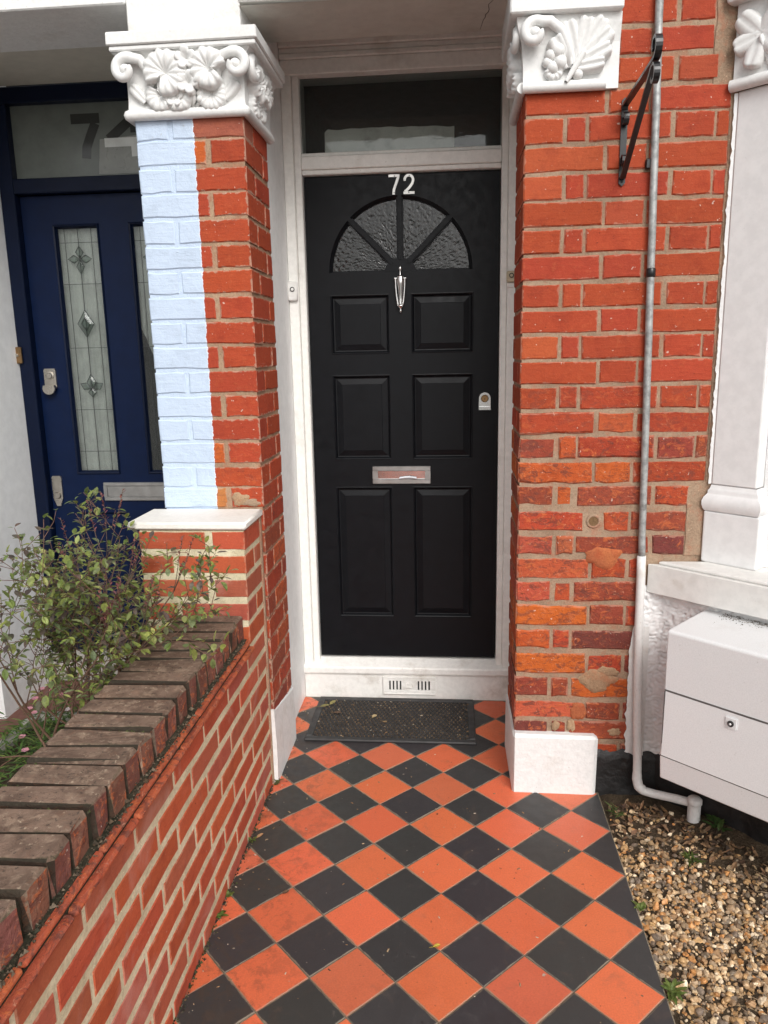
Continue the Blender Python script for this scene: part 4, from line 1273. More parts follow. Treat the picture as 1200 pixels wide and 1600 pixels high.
# right capital
cap2 = new_empty('pier_capital', 'white carved capital with scroll, berries and acanthus frond above the weathered brick wall', 'capital', (0.562, FY, 2.225))
m = MB()
vs = []; fs = []
rings = [(0.008, 0.0), (0.008, 0.06), (0.012, 0.12), (0.026, 0.165), (0.030, 0.19)]
for o_, zq in rings: vs += [(-o_, -o_, zq), (0.262, -o_, zq), (0.262, 0.31, zq), (-o_, 0.31, zq)]
for r in range(len(rings)-1):
    for i in range(4): fs.append((4*r+i, 4*r+(i+1) % 4, 4*r+4+(i+1) % 4, 4*r+4+i))
fs += [(3, 2, 1, 0), tuple(range(4*len(rings)-4, 4*len(rings)))]
m.add(vs, fs); m.obj('bell_block', M['white_carved'], cap2)
simple('abacus', M['white_carved'], cap2, 0.004, (-0.050, 0.262, -0.052, 0.32, 0.1905, 0.36))
m = MB(); m.tube([(-0.010, -0.012, 0.010), (0.225, -0.012, 0.010)], 0.0155, 12); m.tube([(-0.010, -0.012, 0.010), (-0.010, 0.31, 0.010)], 0.0150, 12)
m.obj('necking_roll', M['white_carved'], cap2, smooth=70)
r2 = Relief(lambda s, zq, h: (s, -0.010-h, zq))
p = scroll_path(0.020, 0.140, 0.036, 1, R(60), 0.030, 0.040, [(0.118, 0.055, 0.006), (0.118, 0.105, 0.014), (0.095, 0.150, 0.020), (0.062, 0.172, 0.026)])
r2.volute(p, [0.011, 0.013, 0.014, 0.015]+[0.0145]*26, cap2)
r2.ball(0.020, 0.140, 0.018, cap2, 0.032, 'scroll_eye')
for (s, zq, rad, hh) in ((0.088, 0.100, 0.022, 0.010), (0.070, 0.090, 0.018, 0.008), (0.095, 0.070, 0.020, 0.010), (0.075, 0.058, 0.018, 0.008), (0.060, 0.072, 0.015, 0.006)):
    r2.ball(s, zq, rad, cap2, hh)
r2.fan(0.078, 0.050, 0.028, R(-30), cap2, h=0.004, dome=0.012, lobes=5, pleat=0.003)
base = (0.118, 0.028)
for (a, L, w, cu) in ((112, 0.118, 0.026, 0.0), (93, 0.150, 0.024, 0.0), (72, 0.166, 0.024, 0.0), (57, 0.182, 0.024, 0.0), (44, 0.170, 0.022, 0.002), (31, 0.142, 0.021, 0.004), (17, 0.108, 0.018, 0.004)):
    s1, z1 = base[0]+L*math.cos(R(a)), base[1]+L*math.sin(R(a))
    k = 0.30
    s0, z0 = base[0]+k*L*math.cos(R(58)), base[1]+k*L*math.sin(R(58))
    if a > 100: s0, z0 = base[0]+0.004, base[1]+0.03
    r2.finger(s0, z0, min(s1, 0.252), min(z1, 0.187), w*1.25, 0.028, cap2, curl=cu, base=0.009, groove=0.45)
r2.finger(base[0]-0.006, base[1]-0.012, 0.165, 0.100, 0.010, 0.010, cap2, base=0.022, name='carved_midrib', groove=0.0)
r2.ball(0.146, 0.038, 0.016, cap2, 0.006)
r3 = Relief(lambda s, zq, h: (-0.010-h, s, zq))
r3.fan(0.10, 0.10, 0.062, R(90), cap2, h=0.012, dome=0.022, lobes=7)
r3.fan(0.06, 0.05, 0.036, R(-60), cap2, h=0.006, dome=0.018, lobes=6)
r3.flower(0.16, 0.07, 0.034, 0.2, cap2, 0.02)
p = scroll_path(0.02, 0.14, 0.034, 1, R(70), 0.016, 0.024, [(0.08, 0.13, 0.010), (0.055, 0.16, 0.014)])
r3.volute(p, [0.011]*28, cap2)

# ------------------------------------------------------------------ number 74: porch and blue door
rev = MB(); rev.box(-2.0, -1.472, 1.169, 1.70, -0.09, 3.12)
tag(rev.obj('porch_wall', M['white_reveal'], None), 'white plastered porch side wall left of the blue door', 'wall')
p74 = new_empty('brick_pier', 'brick pier with maroon plinth at the far left of the blue door porch', 'brick pier', (-1.49, FY, 0))
simple('shaft', M['white_masonry'], p74, 0.004, (-0.40, -0.03, 0.0, 0.298, 0.26, 3.12))
simple('plinth', M['maroon'], p74, 0.006, (-0.42, -0.012, -0.02, 0.299, -0.09, 0.259))
l74 = new_empty('door_lintel', 'white lintel and cream soffit over the blue door porch', 'lintel', (-1.05, FY, 2.52))
simple('beam', M['white_masonry'], l74, 0.004, (-0.85, 0.436, -0.003, 0.296, 0.0, 0.60))
simple('soffit', M['soffit_cream'], l74, 0, (-0.42, 0.43, 0.2965, 0.69, 0.030, 0.06))
f74 = new_empty('doorway', 'navy blue door frame with frosted 74 window over the blue door', 'doorway', (-1.03, 1.56, 0.1))
def q74(name, mat, parent, *boxes, b=0.003, smooth=None):
    m = MB()
    for bx in boxes: m.box(bx[0]+1.03, bx[1]+1.03, bx[2]-1.56, bx[3]-1.56, bx[4]-0.1, bx[5]-0.1, b=b)
    return m.obj(name, mat, parent, smooth)
q74('jamb', M['navy_frame'], f74, (-1.4715, -1.412, 1.562, 1.69, 0.06, 2.488))
q74('jamb', M['navy_frame'], f74, (-0.650, -0.621, 1.562, 1.69, 0.06, 2.488))
q74('transom_bar', M['navy_frame'], f74, (-1.4118, -0.6502, 1.562, 1.69, 2.152, 2.209))
q74('head', M['navy_frame'], f74, (-1.4715, -0.621, 1.562, 1.69, 2.4885, 2.549))
pn = q74('fanlight_pane', M['frosted'], f74, (-1.4118, -0.6502, 1.600, 1.606, 2.2092, 2.4883), b=0)
m = MB(); digit7(m, -1.163+1.03, 2.283-0.1, 0.118, 0.166, 0.0185, 1.5985-1.56, 1.5995-1.56); m.obj('number_seven', M['digit_dark'], pn)
m = MB(); stroke(m, [(-0.895+1.03, 2.436-0.1), (-1.012+1.03, 2.350-0.1)], 0.0185, 1.5983-1.56, 1.5995-1.56); stroke(m, [(-0.902+1.03, 2.449-0.1), (-0.902+1.03, 2.372-0.1)], 0.0185, 1.5979-1.56, 1.5995-1.56)
n4 = m.obj('number_four', M['digit_dark'], pn)
m = MB(); m.add([(-1.065+1.03, 1.5992-1.56, 2.222-0.1), (-0.78+1.03, 1.5992-1.56, 2.222-0.1), (-0.78+1.03, 1.5992-1.56, 2.368-0.1), (-1.05+1.03, 1.5992-1.56, 2.352-0.1)], [(0, 1, 2, 3)])
m.obj('pale_backing', M['film_light'], pn, fix=False)
m = MB(); stroke(m, [(-1.030+1.03, 2.338-0.1), (-0.86+1.03, 2.338-0.1)], 0.0165, 1.5975-1.56, 1.5985-1.56); stroke(m, [(-0.905+1.03, 2.322-0.1), (-0.905+1.03, 2.283-0.1)], 0.0165, 1.5972-1.56, 1.5985-1.56)
m.obj('number_four_foot', M['digit_white'], n4)

d74 = new_empty('front_door', 'navy blue front door with two tall leaded glass panels and satin fittings', 'door', (-1.03, 1.60, 0.1))
E74 = (1.03, -1.60, -0.1)
def b74(name, mat, *boxes, b=0.0, parent=None, smooth=None):
    m = MB()
    for bx in boxes: m.box(bx[0]+1.03, bx[1]+1.03, bx[2]-1.60, bx[3]-1.60, bx[4]-0.1, bx[5]-0.1, b=b)
    return m.obj(name, mat, parent or d74, smooth)
GP = [(-1.272, -1.098), (-0.950, -0.776)]
gz0, gz1 = 1.013, 2.024
b74('door_leaf', M['navy'], (-1.410, GP[0][0]-.012, 1.60, 1.645, 0.19, 2.148), (GP[1][1]+.012, -0.652, 1.60, 1.645, 0.19, 2.148), (GP[0][1]+.012, GP[1][0]-.012, 1.60, 1.645, 0.19, 2.148),
    (GP[0][0]-.012, GP[0][1]+.012, 1.60, 1.645, gz1+.012, 2.148), (GP[1][0]-.012, GP[1][1]+.012, 1.60, 1.645, gz1+.012, 2.148),
    (GP[0][0]-.012, GP[0][1]+.012, 1.60, 1.645, 0.83, gz0-.012), (GP[1][0]-.012, GP[1][1]+.012, 1.60, 1.645, 0.83, gz0-.012),
    (GP[0][0]-.012, GP[0][1]+.012, 1.60, 1.645, 0.19, 0.38), (GP[1][0]-.012, GP[1][1]+.012, 1.60, 1.645, 0.19, 0.38),
    (GP[0][0]-.012, GP[0][1]+.012, 1.612, 1.645, 0.38, 0.83), (GP[1][0]-.012, GP[1][1]+.012, 1.612, 1.645, 0.38, 0.83))
b74('weather_bar', M['navy_frame'], (-1.405, -0.655, 1.572, 1.5995, 0.20, 0.245), b=0.006)
b74('threshold', M['kerb'], (-1.4715, -0.621, 1.54, 1.69, 0.055, 0.188), b=0.005)
for x0, x1 in GP:
    m = MB()      # ovolo bead
    rings = [(-0.012, 0.0), (-0.008, -0.006), (-0.003, -0.004), (0.004, 0.014)]
    vs = []; fs = []
    for d, y in rings: vs += [(x0+d+1.03, y, gz0+d-.1), (x1-d+1.03, y, gz0+d-.1), (x1-d+1.03, y, gz1-d-.1), (x0+d+1.03, y, gz1-d-.1)]
    for r in range(3):
        for i in range(4): fs.append((4*r+i, 4*r+(i+1) % 4, 4*r+4+(i+1) % 4, 4*r+4+i))
    m.add(vs, fs); m.obj('glazing_bead', M['navy_frame'], d74)
    m = MB(); m.box(x0+1.03, x1+1.03, 0.013, 0.017, gz0-.1, gz1-.1); gp = m.obj('glass_panel', M['glass'], d74)
    cx = (x0+x1)/2+1.03
    # curtain folds behind
    m = MB(); vs = []; nf = 40
    for i in range(nf+1):
        xq = x0-0.01+(x1-x0+0.02)*i/nf+1.03
        dark = x0 > -1.0
        yq = 0.036+0.008*math.sin(i*0.55)+0.003*math.sin(i*1.7)
        for zq in (gz0-.02, gz1+.02) if not dark else ((1.62-0.30*math.exp(-((i-6)/9.0)**2)*0 - 0.011*i, gz1+.02)): vs.append((xq, yq, zq-.1))
    m.add(vs, [(2*i, 2*i+2, 2*i+3, 2*i+1) for i in range(nf)]); m.obj('net_curtain', M['curtain'], gp, smooth=180)
    # lead lines
    m = MB()
    for zq in (1.10, 1.28, 1.54, 1.80, 1.965): m.box(x0+1.03, x1+1.03, 0.0115, 0.0128, zq-.1005, zq-.0985)
    for xq in (x0+0.030, x1-0.030): m.box(xq+1.029, xq+1.031, 0.0112, 0.0127, gz0-.1, gz1-.1)
    m.box(cx-.0012, cx+.0012, 0.0113, 0.0129, gz0-.1, gz1-.1)
    m.obj('lead_line', M['lead'], gp)
    def gem(cz, kind):
        def diamond(px, pz, w, h, th=0.005, tilt=0):
            P = [(px, pz+h), (px+w, pz), (px, pz-h), (px-w, pz)]
            c, s = math.cos(tilt), math.sin(tilt)
            P = [(px+(a-px)*c-(b-pz)*s, pz+(a-px)*s+(b-pz)*c) for a, b in P]
            Q = [(px+(a-px)*.5, pz+(b-pz)*.5) for a, b in P]
            mm = MB()
            vs = [(a, 0.0118, b) for a, b in P]+[(a, 0.0118-th, b) for a, b in Q]
            mm.add(vs, [(i, (i+1) % 4, 4+(i+1) % 4, 4+i) for i in range(4)]+[(4, 5, 6, 7)])
            mm.obj('bevelled_gem', M['bevel_glass'], gp)
            ll = MB(); ll.tube([(a, 0.0112, b) for a, b in P+[P[0]]], 0.0017, 5); ll.obj('lead_line', M['lead'], gp)
        if kind == 'star':
            diamond(cx, cz+0.027, 0.017, 0.024); diamond(cx, cz-0.030, 0.017, 0.030); diamond(cx-0.026, cz, 0.025, 0.016); diamond(cx+0.026, cz, 0.025, 0.016)
        elif kind == 'diamond':
            diamond(cx, cz, 0.036, 0.056, 0.007); diamond(cx, cz, 0.020, 0.030, 0.009)
        else:
            diamond(cx, cz+0.018, 0.020, 0.034); diamond(cx-0.028, cz, 0.024, 0.016, tilt=-0.5); diamond(cx+0.028, cz, 0.024, 0.016, tilt=0.5); diamond(cx, cz-0.026, 0.018, 0.020)
    gem(1.80, 'star'); gem(1.54, 'diamond'); gem(1.28, 'fleur')
# lower panels
for x0, x1 in GP:
    m = MB(); rings = [(-0.012, 0.0), (-0.004, 0.010), (0.02, 0.0115), (0.035, 0.004)]
    vs = []; fs = []
    for d, y in rings: vs += [(x0+d+1.03, y, .38+.012+d-.1), (x1-d+1.03, y, .38+.012+d-.1), (x1-d+1.03, y, .83-.012-d-.1), (x0+d+1.03, y, .83-.012-d-.1)]
    for r in range(3):
        for i in range(4): fs.append((4*r+i, 4*r+(i+1) % 4, 4*r+4+(i+1) % 4, 4*r+4+i))
    fs.append((12, 13, 14, 15)); m.add(vs, fs); m.obj('door_panel', M['navy'], d74)
m = MB(); x0, x1, z0, z1, bw = -1.168+1.03, -0.892+1.03, 0.884-.1, 0.965-.1, 0.016
m.box(x0, x1, -0.008, 0.0, z0, z0+bw, b=0.002); m.box(x0, x1, -0.008, 0.0, z1-bw, z1, b=0.002); m.box(x0, x0+bw, -0.008, 0, z0+bw, z1-bw, b=.0005); m.box(x1-bw, x1, -0.008, 0, z0+bw, z1-bw, b=.0005)
lp = m.obj('letter_plate', M['satin'], d74)
m = MB(); m.box(x0+bw, x1-bw, -0.005, 0, z0+bw+.0006, z1-bw-.0006, b=0.001); m.obj('letter_flap', M['satin'], lp)
m = MB(); cx, cz = -1.358+1.03, 1.405-.1
m.prism([(cx-0.026, cz+0.045), (cx-0.022, cz+0.052), (cx+0.022, cz+0.052), (cx+0.026, cz+0.045), (cx+0.026, cz-0.030), (cx-0.026, cz-0.030)], -0.008, 0.0)
vs = []; nq = 14
for i in range(nq+1):
    a = math.pi*i/nq
    vs.append((cx-0.027*math.cos(a), cz-0.030-0.026*math.sin(a)))
m.prism(vs, -0.030, -0.022)
m.prism([(cx-0.027, cz-0.031), (cx+0.027, cz-0.031), (cx+0.024, cz-0.018), (cx-0.024, cz-0.018)], -0.0295, -0.0075)
lk = m.obj('pull_lock', M['satin_warm'], d74, smooth=30)
m = MB(); m.lathe([(0.0005, -0.016), (0.011, -0.0155), (0.013, -0.012), (0.018, -0.011), (0.019, -0.007)], (cx, 0, cz+0.022), 'y', 18); m.obj('lock_cylinder', M['satin_warm'], lk, smooth=40)
m = MB(); cx, cz = -1.378+1.03, 0.927-.1
m.prism([(cx-0.022, cz+0.060), (cx-0.018, cz+0.068), (cx+0.018, cz+0.068), (cx+0.022, cz+0.060), (cx+0.022, cz-0.030), (cx+0.008, cz-0.066), (cx-0.008, cz-0.066), (cx-0.022, cz-0.030)], -0.009, 0)
ek = m.obj('key_plate', M['satin_warm'], d74, smooth=30)
m = MB(); m.lathe([(0.0005, -0.016), (0.012, -0.0155), (0.0155, -0.009)], (cx, 0, cz-0.018), 'y', 18); m.obj('lock_cylinder', M['satin_warm'], ek, smooth=40)
bl = new_empty('doorbell', 'dark bronze doorbell on the frame left of the blue door', 'doorbell', (-1.4675, 1.561, 1.515))
simple('bell_case', M['brass'], bl, 0.003, (-0.018, 0.018, -0.014, 0, -0.034, 0.034))
m = MB(); m.lathe([(0.0005, -0.005), (0.007, -0.004), (0.008, 0)], (0, -0.014, 0), 'y', 14); m.obj('bell_button', M['satin_warm'], bl, smooth=50)
# neighbour's floor and planting bed
m = MB(); m.box(-2.2, -1.285, -2.0, 1.168, -0.085, 0.055); m.box(-1.4715, -0.618, 1.1685, 1.54, -0.085, 0.0545)
m.box(-1.284, -0.63, 1.0695, 1.168, -0.085, 0.0547)
tag(m.obj('neighbour_path', M['floor74']), kind='structure')
simpk = MB(); simpk.box(-1.284, -1.235, -2.0, 1.069, -0.085, 0.150, b=0.008); simpk.box(-1.2345, -0.63, 1.02, 1.069, -0.085, 0.149, b=0.008)
tag(simpk.obj('bed_kerb', M['kerb']), 'grey stone kerb edging the planting bed below the blue door', 'kerb')
m = MB(); n1, n2 = 26, 60
m.add([(-1.2345+i*0.728/n1, -2.0+j*3.019/n2, 0.125+0.018*mnoise.noise(Vector((i*.5, j*.5, 0)))+0.01*mnoise.noise(Vector((i*1.3, j*1.3, 7)))) for j in range(n2+1) for i in range(n1+1)],
      [(j*(n1+1)+i, j*(n1+1)+i+1, (j+1)*(n1+1)+i+1, (j+1)*(n1+1)+i) for j in range(n2) for i in range(n1)])
tag(m.obj('planting_bed', M['soil'], smooth=180), kind='structure')

# ------------------------------------------------------------------ canted bay on the right
BA = -R(43)
ce, se = math.cos(R(43)), math.sin(R(43))
def bay_empty(name, label, cat, x, z=0.0): return new_empty(name, label, cat, (x, FY, z), BA)
bw_ = bay_empty('bay_wall', 'white textured render wall of the bay under the window sill', 'bay wall', 1.03)
m = MB(); n1, n2 = 92, 170; vs = []
def tex_h(a, b):
    p = Vector((a*78, b*78, 3))
    w = Vector((mnoise.noise(p*0.5), mnoise.noise(p*0.5+Vector((9, 2, 1))), 0))*1.4
    v = mnoise.noise(p+w); v2 = mnoise.noise(p*2.1+w)
    return 0.0062*(1-abs(v)*2.2)+0.0016*v2
for j in range(n2+1):
    for i in range(n1+1):
        a = -0.062+i*0.42/n1; zq = 0.150+j*0.59/n2
        zq2 = zq+(0.012*mnoise.noise(Vector((a*30, 0, 2))) if j == 0 else 0)
        out = tex_h(a, zq)
        # the first few centimetres turn onto the house front
        if a < 0:
            xx, yy = a*ce, -a*se*0+0.0
            vs.append((a*ce, a*se*1.0 - out, zq2))     # local coords: lies along the front wall plane
        else: vs.append((a, -out, zq2))
m.add(vs, [(j*(n1+1)+i, j*(n1+1)+i+1, (j+1)*(n1+1)+i+1, (j+1)*(n1+1)+i) for j in range(n2) for i in range(n1)])
m.obj('textured_render', M['white_bay'], bw_, smooth=180)
simple('wall_core', M['white_bay'], bw_, 0, (0.03, 1.10, 0.004, 0.22, -0.09, 0.72))
m = MB(); n1, n2 = 60, 12; vs = []
for j in range(n2+1):
    for i in range(n1+1):
        a = -0.06+i*1.0/n1; zq = -0.08+j*0.235/n2+(0.012*mnoise.noise(Vector((a*25, 1, 2))) if j == n2 else 0)
        o_ = 0.004+0.006*mnoise.noise(Vector((a*24, zq*24, 2)))-(0.006 if j == n2 else 0)
        vs.append((a if a > 0 else a*ce, (0 if a > 0 else a*se)-o_, zq))
m.add(vs, [(j*(n1+1)+i, j*(n1+1)+i+1, (j+1)*(n1+1)+i+1, (j+1)*(n1+1)+i) for j in range(n2) for i in range(n1)])
m.obj('tarred_foot', M['tar'], bw_, smooth=180)
sl = bay_empty('window_sill', 'thick white stone window sill of the bay above the meter box', 'sill', 0.979)
m = MB()
P = [(0.004, -0.003), (1.10, -0.003), (1.10, 0.24), (0.262, 0.24), (0.003, 0.0)]
m.prism(P, 0.718, 0.812, 'xy')
o = m.obj('sill_slab', M['white_sill'], sl)
bv = o.modifiers.new('bevel', 'BEVEL'); bv.width = 0.006; bv.segments = 2; bv.limit_method = 'ANGLE'
m = MB(); m.prism([(0.03, 0.012), (1.09, 0.012), (1.09, 0.235), (0.27, 0.235)], 0.8121, 0.824, 'xy'); o = m.obj('sill_weathering', M['white_sill'], sl)
bv = o.modifiers.new('bevel', 'BEVEL'); bv.width = 0.005; bv.segments = 2
pc = bay_empty('bay_pilaster', 'white painted bay window pilaster with moulded base standing on the sill', 'pilaster', 1.15)
def slab_poly(t0, t1, n0, n1): return [(t0, -n0), (t1, -n0), (t1, n1), (t0, n1)]
m = MB(); m.prism(slab_poly(-0.002, 0.172, 0.012, 0.09), 0.8235, 0.990, 'xy'); o = m.obj('base_block', M['white_bay'], pc)
bv = o.modifiers.new('bevel', 'BEVEL'); bv.width = 0.006; bv.segments = 3
m = MB()
prof = [(0.012, 0.9905), (0.016, 0.998), (0.019, 1.010), (0.019, 1.022), (0.015, 1.034), (0.009, 1.042), (0.007, 1.046), (0.007, 1.054), (0.003, 1.060), (0.0, 1.072)]
vs = []; fs = []
for d, zq in prof: vs += [(0.012-d, -d, zq), (0.150+d*1.2, -d, zq), (0.150+d*1.2, 0.085, zq), (0.012-d, 0.085, zq)]
for r in range(len(prof)-1):
    for i in range(4): fs.append((4*r+i, 4*r+(i+1) % 4, 4*r+4+(i+1) % 4, 4*r+4+i))
m.add(vs, fs); m.obj('base_moulding', M['white_bay'], pc, smooth=40)
m = MB(); m.prism(slab_poly(0.010, 0.149, 0.0, 0.084), 1.0715, 2.20, 'xy'); o = m.obj('shaft', M['white_bay'], pc)
bv = o.modifiers.new('bevel', 'BEVEL'); bv.width = 0.005; bv.segments = 2
m = MB(); vs = []
for i in range(120):
    z = 1.075+1.12*i/119
    e = 0.007+0.007*mnoise.noise(Vector((z*55, 0, 2)))+0.008*mnoise.noise(Vector((z*14, 3, 2)))
    vs += [(0.012-max(0.001, e)*ce-0.002, -0.0075-max(0.001, e)*se*0-0.0, z), (0.013, -0.0035, z)]
m.add(vs, [(2*i, 2*i+1, 2*i+3, 2*i+2) for i in range(119)]); m.obj('paint_smear', M['white_bay'], pc)
c3 = bay_empty('pier_capital', 'white carved capital with four rounded leaves on the bay pilaster', 'capital', 1.15, 2.2)
m = MB(); m.prism(slab_poly(0.0, 0.17, 0.012, 0.10), 0.03, 0.22, 'xy'); m.obj('bell_block', M['white_carved'], c3)
m = MB(); m.prism(slab_poly(-0.02, 0.21, 0.045, 0.10), 0.2205, 0.50, 'xy'); o = m.obj('abacus', M['white_carved'], c3)
bv = o.modifiers.new('bevel', 'BEVEL'); bv.width = 0.008; bv.segments = 2
m = MB(); m.tube([(-0.006, -0.012, 0.014), (0.19, -0.012, 0.014)], 0.0165, 12); m.obj('necking_roll', M['white_carved'], c3, smooth=70)
r4 = Relief(lambda s, zq, h: (s, -0.010-h, zq))
C4 = (0.072, 0.125)
for a, L, w in ((135, 0.085, 0.034), (40, 0.085, 0.040), (-35, 0.075, 0.038), (195, 0.075, 0.030), (-105, 0.085, 0.032)):
    r4.finger(C4[0], C4[1], C4[0]+L*math.cos(R(a)), C4[1]+L*math.sin(R(a)), w, 0.022, c3, base=0.008, groove=0.3)
r4.ball(0.098, 0.198, 0.013, c3, 0.012)
r4.volute([(0.10, 0.03, 0.0), (0.09, 0.07, 0.006), (0.075, 0.12, 0.02)], [0.005, 0.006, 0.006], c3, name='carved_stem')
r4.volute([(0.11, 0.17, 0.010), (0.14, 0.205, 0.022), (0.18, 0.215, 0.026), (0.19, 0.18, 0.024)], [0.006, 0.009, 0.010, 0.008], c3, name='carved_stem')
bwn = bay_empty('bay_window', 'white sash window of the bay to the right of the pilaster', 'window', 1.15)
simple('sash_frame', M['white_bay'], bwn, 0.003, (0.20, 0.24, 0.05, 0.09, 0.825, 2.5), (0.72, 0.76, 0.05, 0.09, 0.825, 2.5), (0.2402, 0.7198, 0.05, 0.09, 0.825, 0.88), (0.2402, 0.7198, 0.05, 0.09, 1.62, 1.66), (0.2402, 0.7198, 0.05, 0.09, 2.45, 2.5))
simple('pane', M['glass'], bwn, 0, (0.2402, 0.7198, 0.068, 0.072, 0.8805, 1.6198), (0.2402, 0.7198, 0.068, 0.072, 1.6602, 2.4498))
simple('room_blind', M['curtain'], bwn, 0, (0.20, 0.76, 0.12, 0.125, 0.83, 2.5))
simple('lining', M['white_bay'], bwn, 0, (0.1505, 0.1995, 0.05, 0.12, 0.825, 2.5), (0.7605, 0.95, 0.0, 0.12, 0.825, 2.5))
# meter box
mbx = bay_empty('meter_box', 'pale grey gas meter box with locked flap against the bay wall', 'meter box', 1.03)
T0, D0 = 0.148, 0.24
m = MB()
prof = [(0.0, 0.695), (-0.235, 0.689), (-D0, 0.683), (-D0+0.001, 0.505), (-D0-0.004, 0.290), (-D0+0.004, 0.215), (-0.06, 0.205), (0.0, 0.205)]
m.prism(prof, T0, T0+0.52, 'yz')
o = m.obj('box_body', M['meter'], mbx); bv = o.modifiers.new('bevel', 'BEVEL'); bv.width = 0.004; bv.segments = 2; bv.limit_method = 'ANGLE'; bv.angle_limit = R(25)
m = MB(); vs = [(0, 0.502), (0, 0.296)]
m.add([(T0+0.006, -D0-0.0015, 0.500), (T0+0.512, -D0-0.0015, 0.500), (T0+0.512, -D0-0.0060, 0.296), (T0+0.006, -D0-0.0060, 0.296),
       (T0+0.006, -D0+0.006, 0.500), (T0+0.512, -D0+0.006, 0.500), (T0+0.512, -D0+0.004, 0.296), (T0+0.006, -D0+0.004, 0.296)],
      [(0, 1, 2, 3), (0, 4, 5, 1), (1, 5, 6, 2), (2, 6, 7, 3), (3, 7, 4, 0)])
flap = m.obj('meter_flap', M['meter'], mbx)
m = MB(); m.box(T0+0.002, T0+0.516, -D0-0.0012, -D0+0.004, 0.5004, 0.5052)
m.box(T0+0.0025, T0+0.0056, -D0-0.003, -D0+0.004, 0.296, 0.5003); m.box(T0+0.002, T0+0.516, -D0-0.0047, -D0+0.004, 0.2925, 0.2957)
m.obj('flap_gap', M['seam'], mbx)  # solid grey strips paint in the shade of the gap round the flap
m = MB(); m.box(T0+0.185, T0+0.219, -D0-0.0050, -D0-0.001, 0.452, 0.488, b=0.003); lp = m.obj('lock_plate', M['meter'], flap)
lkm = MB(); lkm.lathe([(0.0085, 0.001), (0.009, -0.0025), (0.0070, -0.003), (0.0050, -0.0012), (0.0022, -0.001), (0.0020, -0.0040), (0.0003, -0.0045)], (T0+0.202, -D0-0.0057, 0.470), 'y', 18)
lkm.obj('meter_lock', M['rubber'], flap, smooth=40)
m = MB(); m.lathe([(0.0033, -0.002), (0.003, -0.0045), (0.0003, -0.005)], (T0+0.202, -D0-0.0072, 0.470), 'y', 10); m.obj('lock_pin', M['meter'], flap)
# debris on the lid
m = MB()
for i in range(620):
    a = random.random(); s = random.uniform(0.0007, 0.0026)
    x = T0+0.06+abs(random.gauss(0.1, 0.18)); yq = -abs(random.gauss(0.0, 0.026))
    if x > T0+0.51: continue
    zq = 0.695+yq*0.0255+0.0008; an = random.random()*6
    cc = random.choice(((0.09, 0.065, 0.045), (0.14, 0.10, 0.07), (0.06, 0.048, 0.036), (0.20, 0.14, 0.09)))
    m.add([(x+math.cos(an+t)*s, yq+math.sin(an+t)*s, zq) for t in (0, 2.1, 4.2)]+[(x, yq, zq+s*.6)], [(0, 1, 3), (1, 2, 3), (2, 0, 3)], (*cc, 1))
tag(m.obj('lid_debris', M['litter'], mbx), kind='stuff')

# ------------------------------------------------------------------ conduit and gas pipe
cd = new_empty('conduit_pipe', 'grey galvanised conduit running down the brick wall, painted white at the bottom', 'pipe', (0.95, FY, 0))
def wob(z, k): return 0.0012*mnoise.noise(Vector((k, z*9, 0)))
def cxz(z): return 0.927+(0.955-0.927)*(2.409-z)/(2.409-0.841)-0.95
m = MB(); zs = [0.838+i*0.03 for i in range(78)]
m.tube([(cxz(z)+wob(z, 1), -0.0155+wob(z, 5), z) for z in zs], [0.0112+0.0007*mnoise.noise(Vector((3, z*20, 0))) for z in zs], 12)
m.obj('galvanised_length', M['galv'], cd, smooth=180)
m = MB(); m.lathe([(0.0118, 0), (0.0138, 0.002), (0.0138, 0.024), (0.0118, 0.026)], (cxz(1.70), -0.0155, 1.70), 'z', 12); m.obj('coupling', M['iron'], cd, smooth=50)
m = MB(); m.box(cxz(2.02)-0.022, cxz(2.02)-0.010, -0.014, 0.004, 2.005, 2.032, b=0.002); m.obj('pipe_clip', M['iron'], cd)
m = MB()
P = [(0.955-0.95, -0.0165, 0.842), (0.958-0.95, -0.018, 0.6), (0.962-0.95, -0.024, 0.40), (0.966-0.95, -0.036, 0.25), (0.968-0.95, -0.050, 0.13), (0.967-0.95, -0.058, 0.080), (0.972-0.95, -0.064, 0.056), (0.990-0.95, -0.070, 0.043), (1.02-0.95, -0.080, 0.040), (1.07-0.95, -0.108, 0.045), (1.125-0.95, -0.142, 0.050)]
P2 = []
for i in range(len(P)-1):
    for k in range(4):
        t = k/4; P2.append(tuple(P[i][q]*(1-t)+P[i+1][q]*t for q in range(3)))
P2.append(P[-1])
m.tube([(p[0]+0.001*mnoise.noise(Vector((i*.4, 0, 0))), p[1], p[2]) for i, p in enumerate(P2)], [0.0142+0.0008*mnoise.noise(Vector((i*.5, 4, 0)))+(0.002 if 18 < i < 28 else 0) for i in range(len(P2))], 12)
m.obj('white_painted_length', M['pipe_white'], cd, smooth=180)
m = MB(); n = 20; vs = []
for i in range(46):
    z = 0.10+0.50*i/45
    e = 0.010+0.010*mnoise.noise(Vector((z*40, 0, 2)))
    xl = 0.962-0.95-0.018-e*(1 if z < 0.52 else max(0, (0.60-z)/0.08))
    vs += [(xl, -0.0055, z), (0.975-0.95+0.02, -0.0065, z)]
m.add(vs, [(2*i, 2*i+1, 2*i+3, 2*i+2) for i in range(45)]); m.obj('paint_smear', M['pipe_white'], cd)
gp = new_empty('gas_riser', 'short thick white gas pipe rising out of the gravel beside the meter box', 'pipe', (1.128, 0.72, 0))
m = MB(); zs = [-0.06+i*0.012 for i in range(11)]
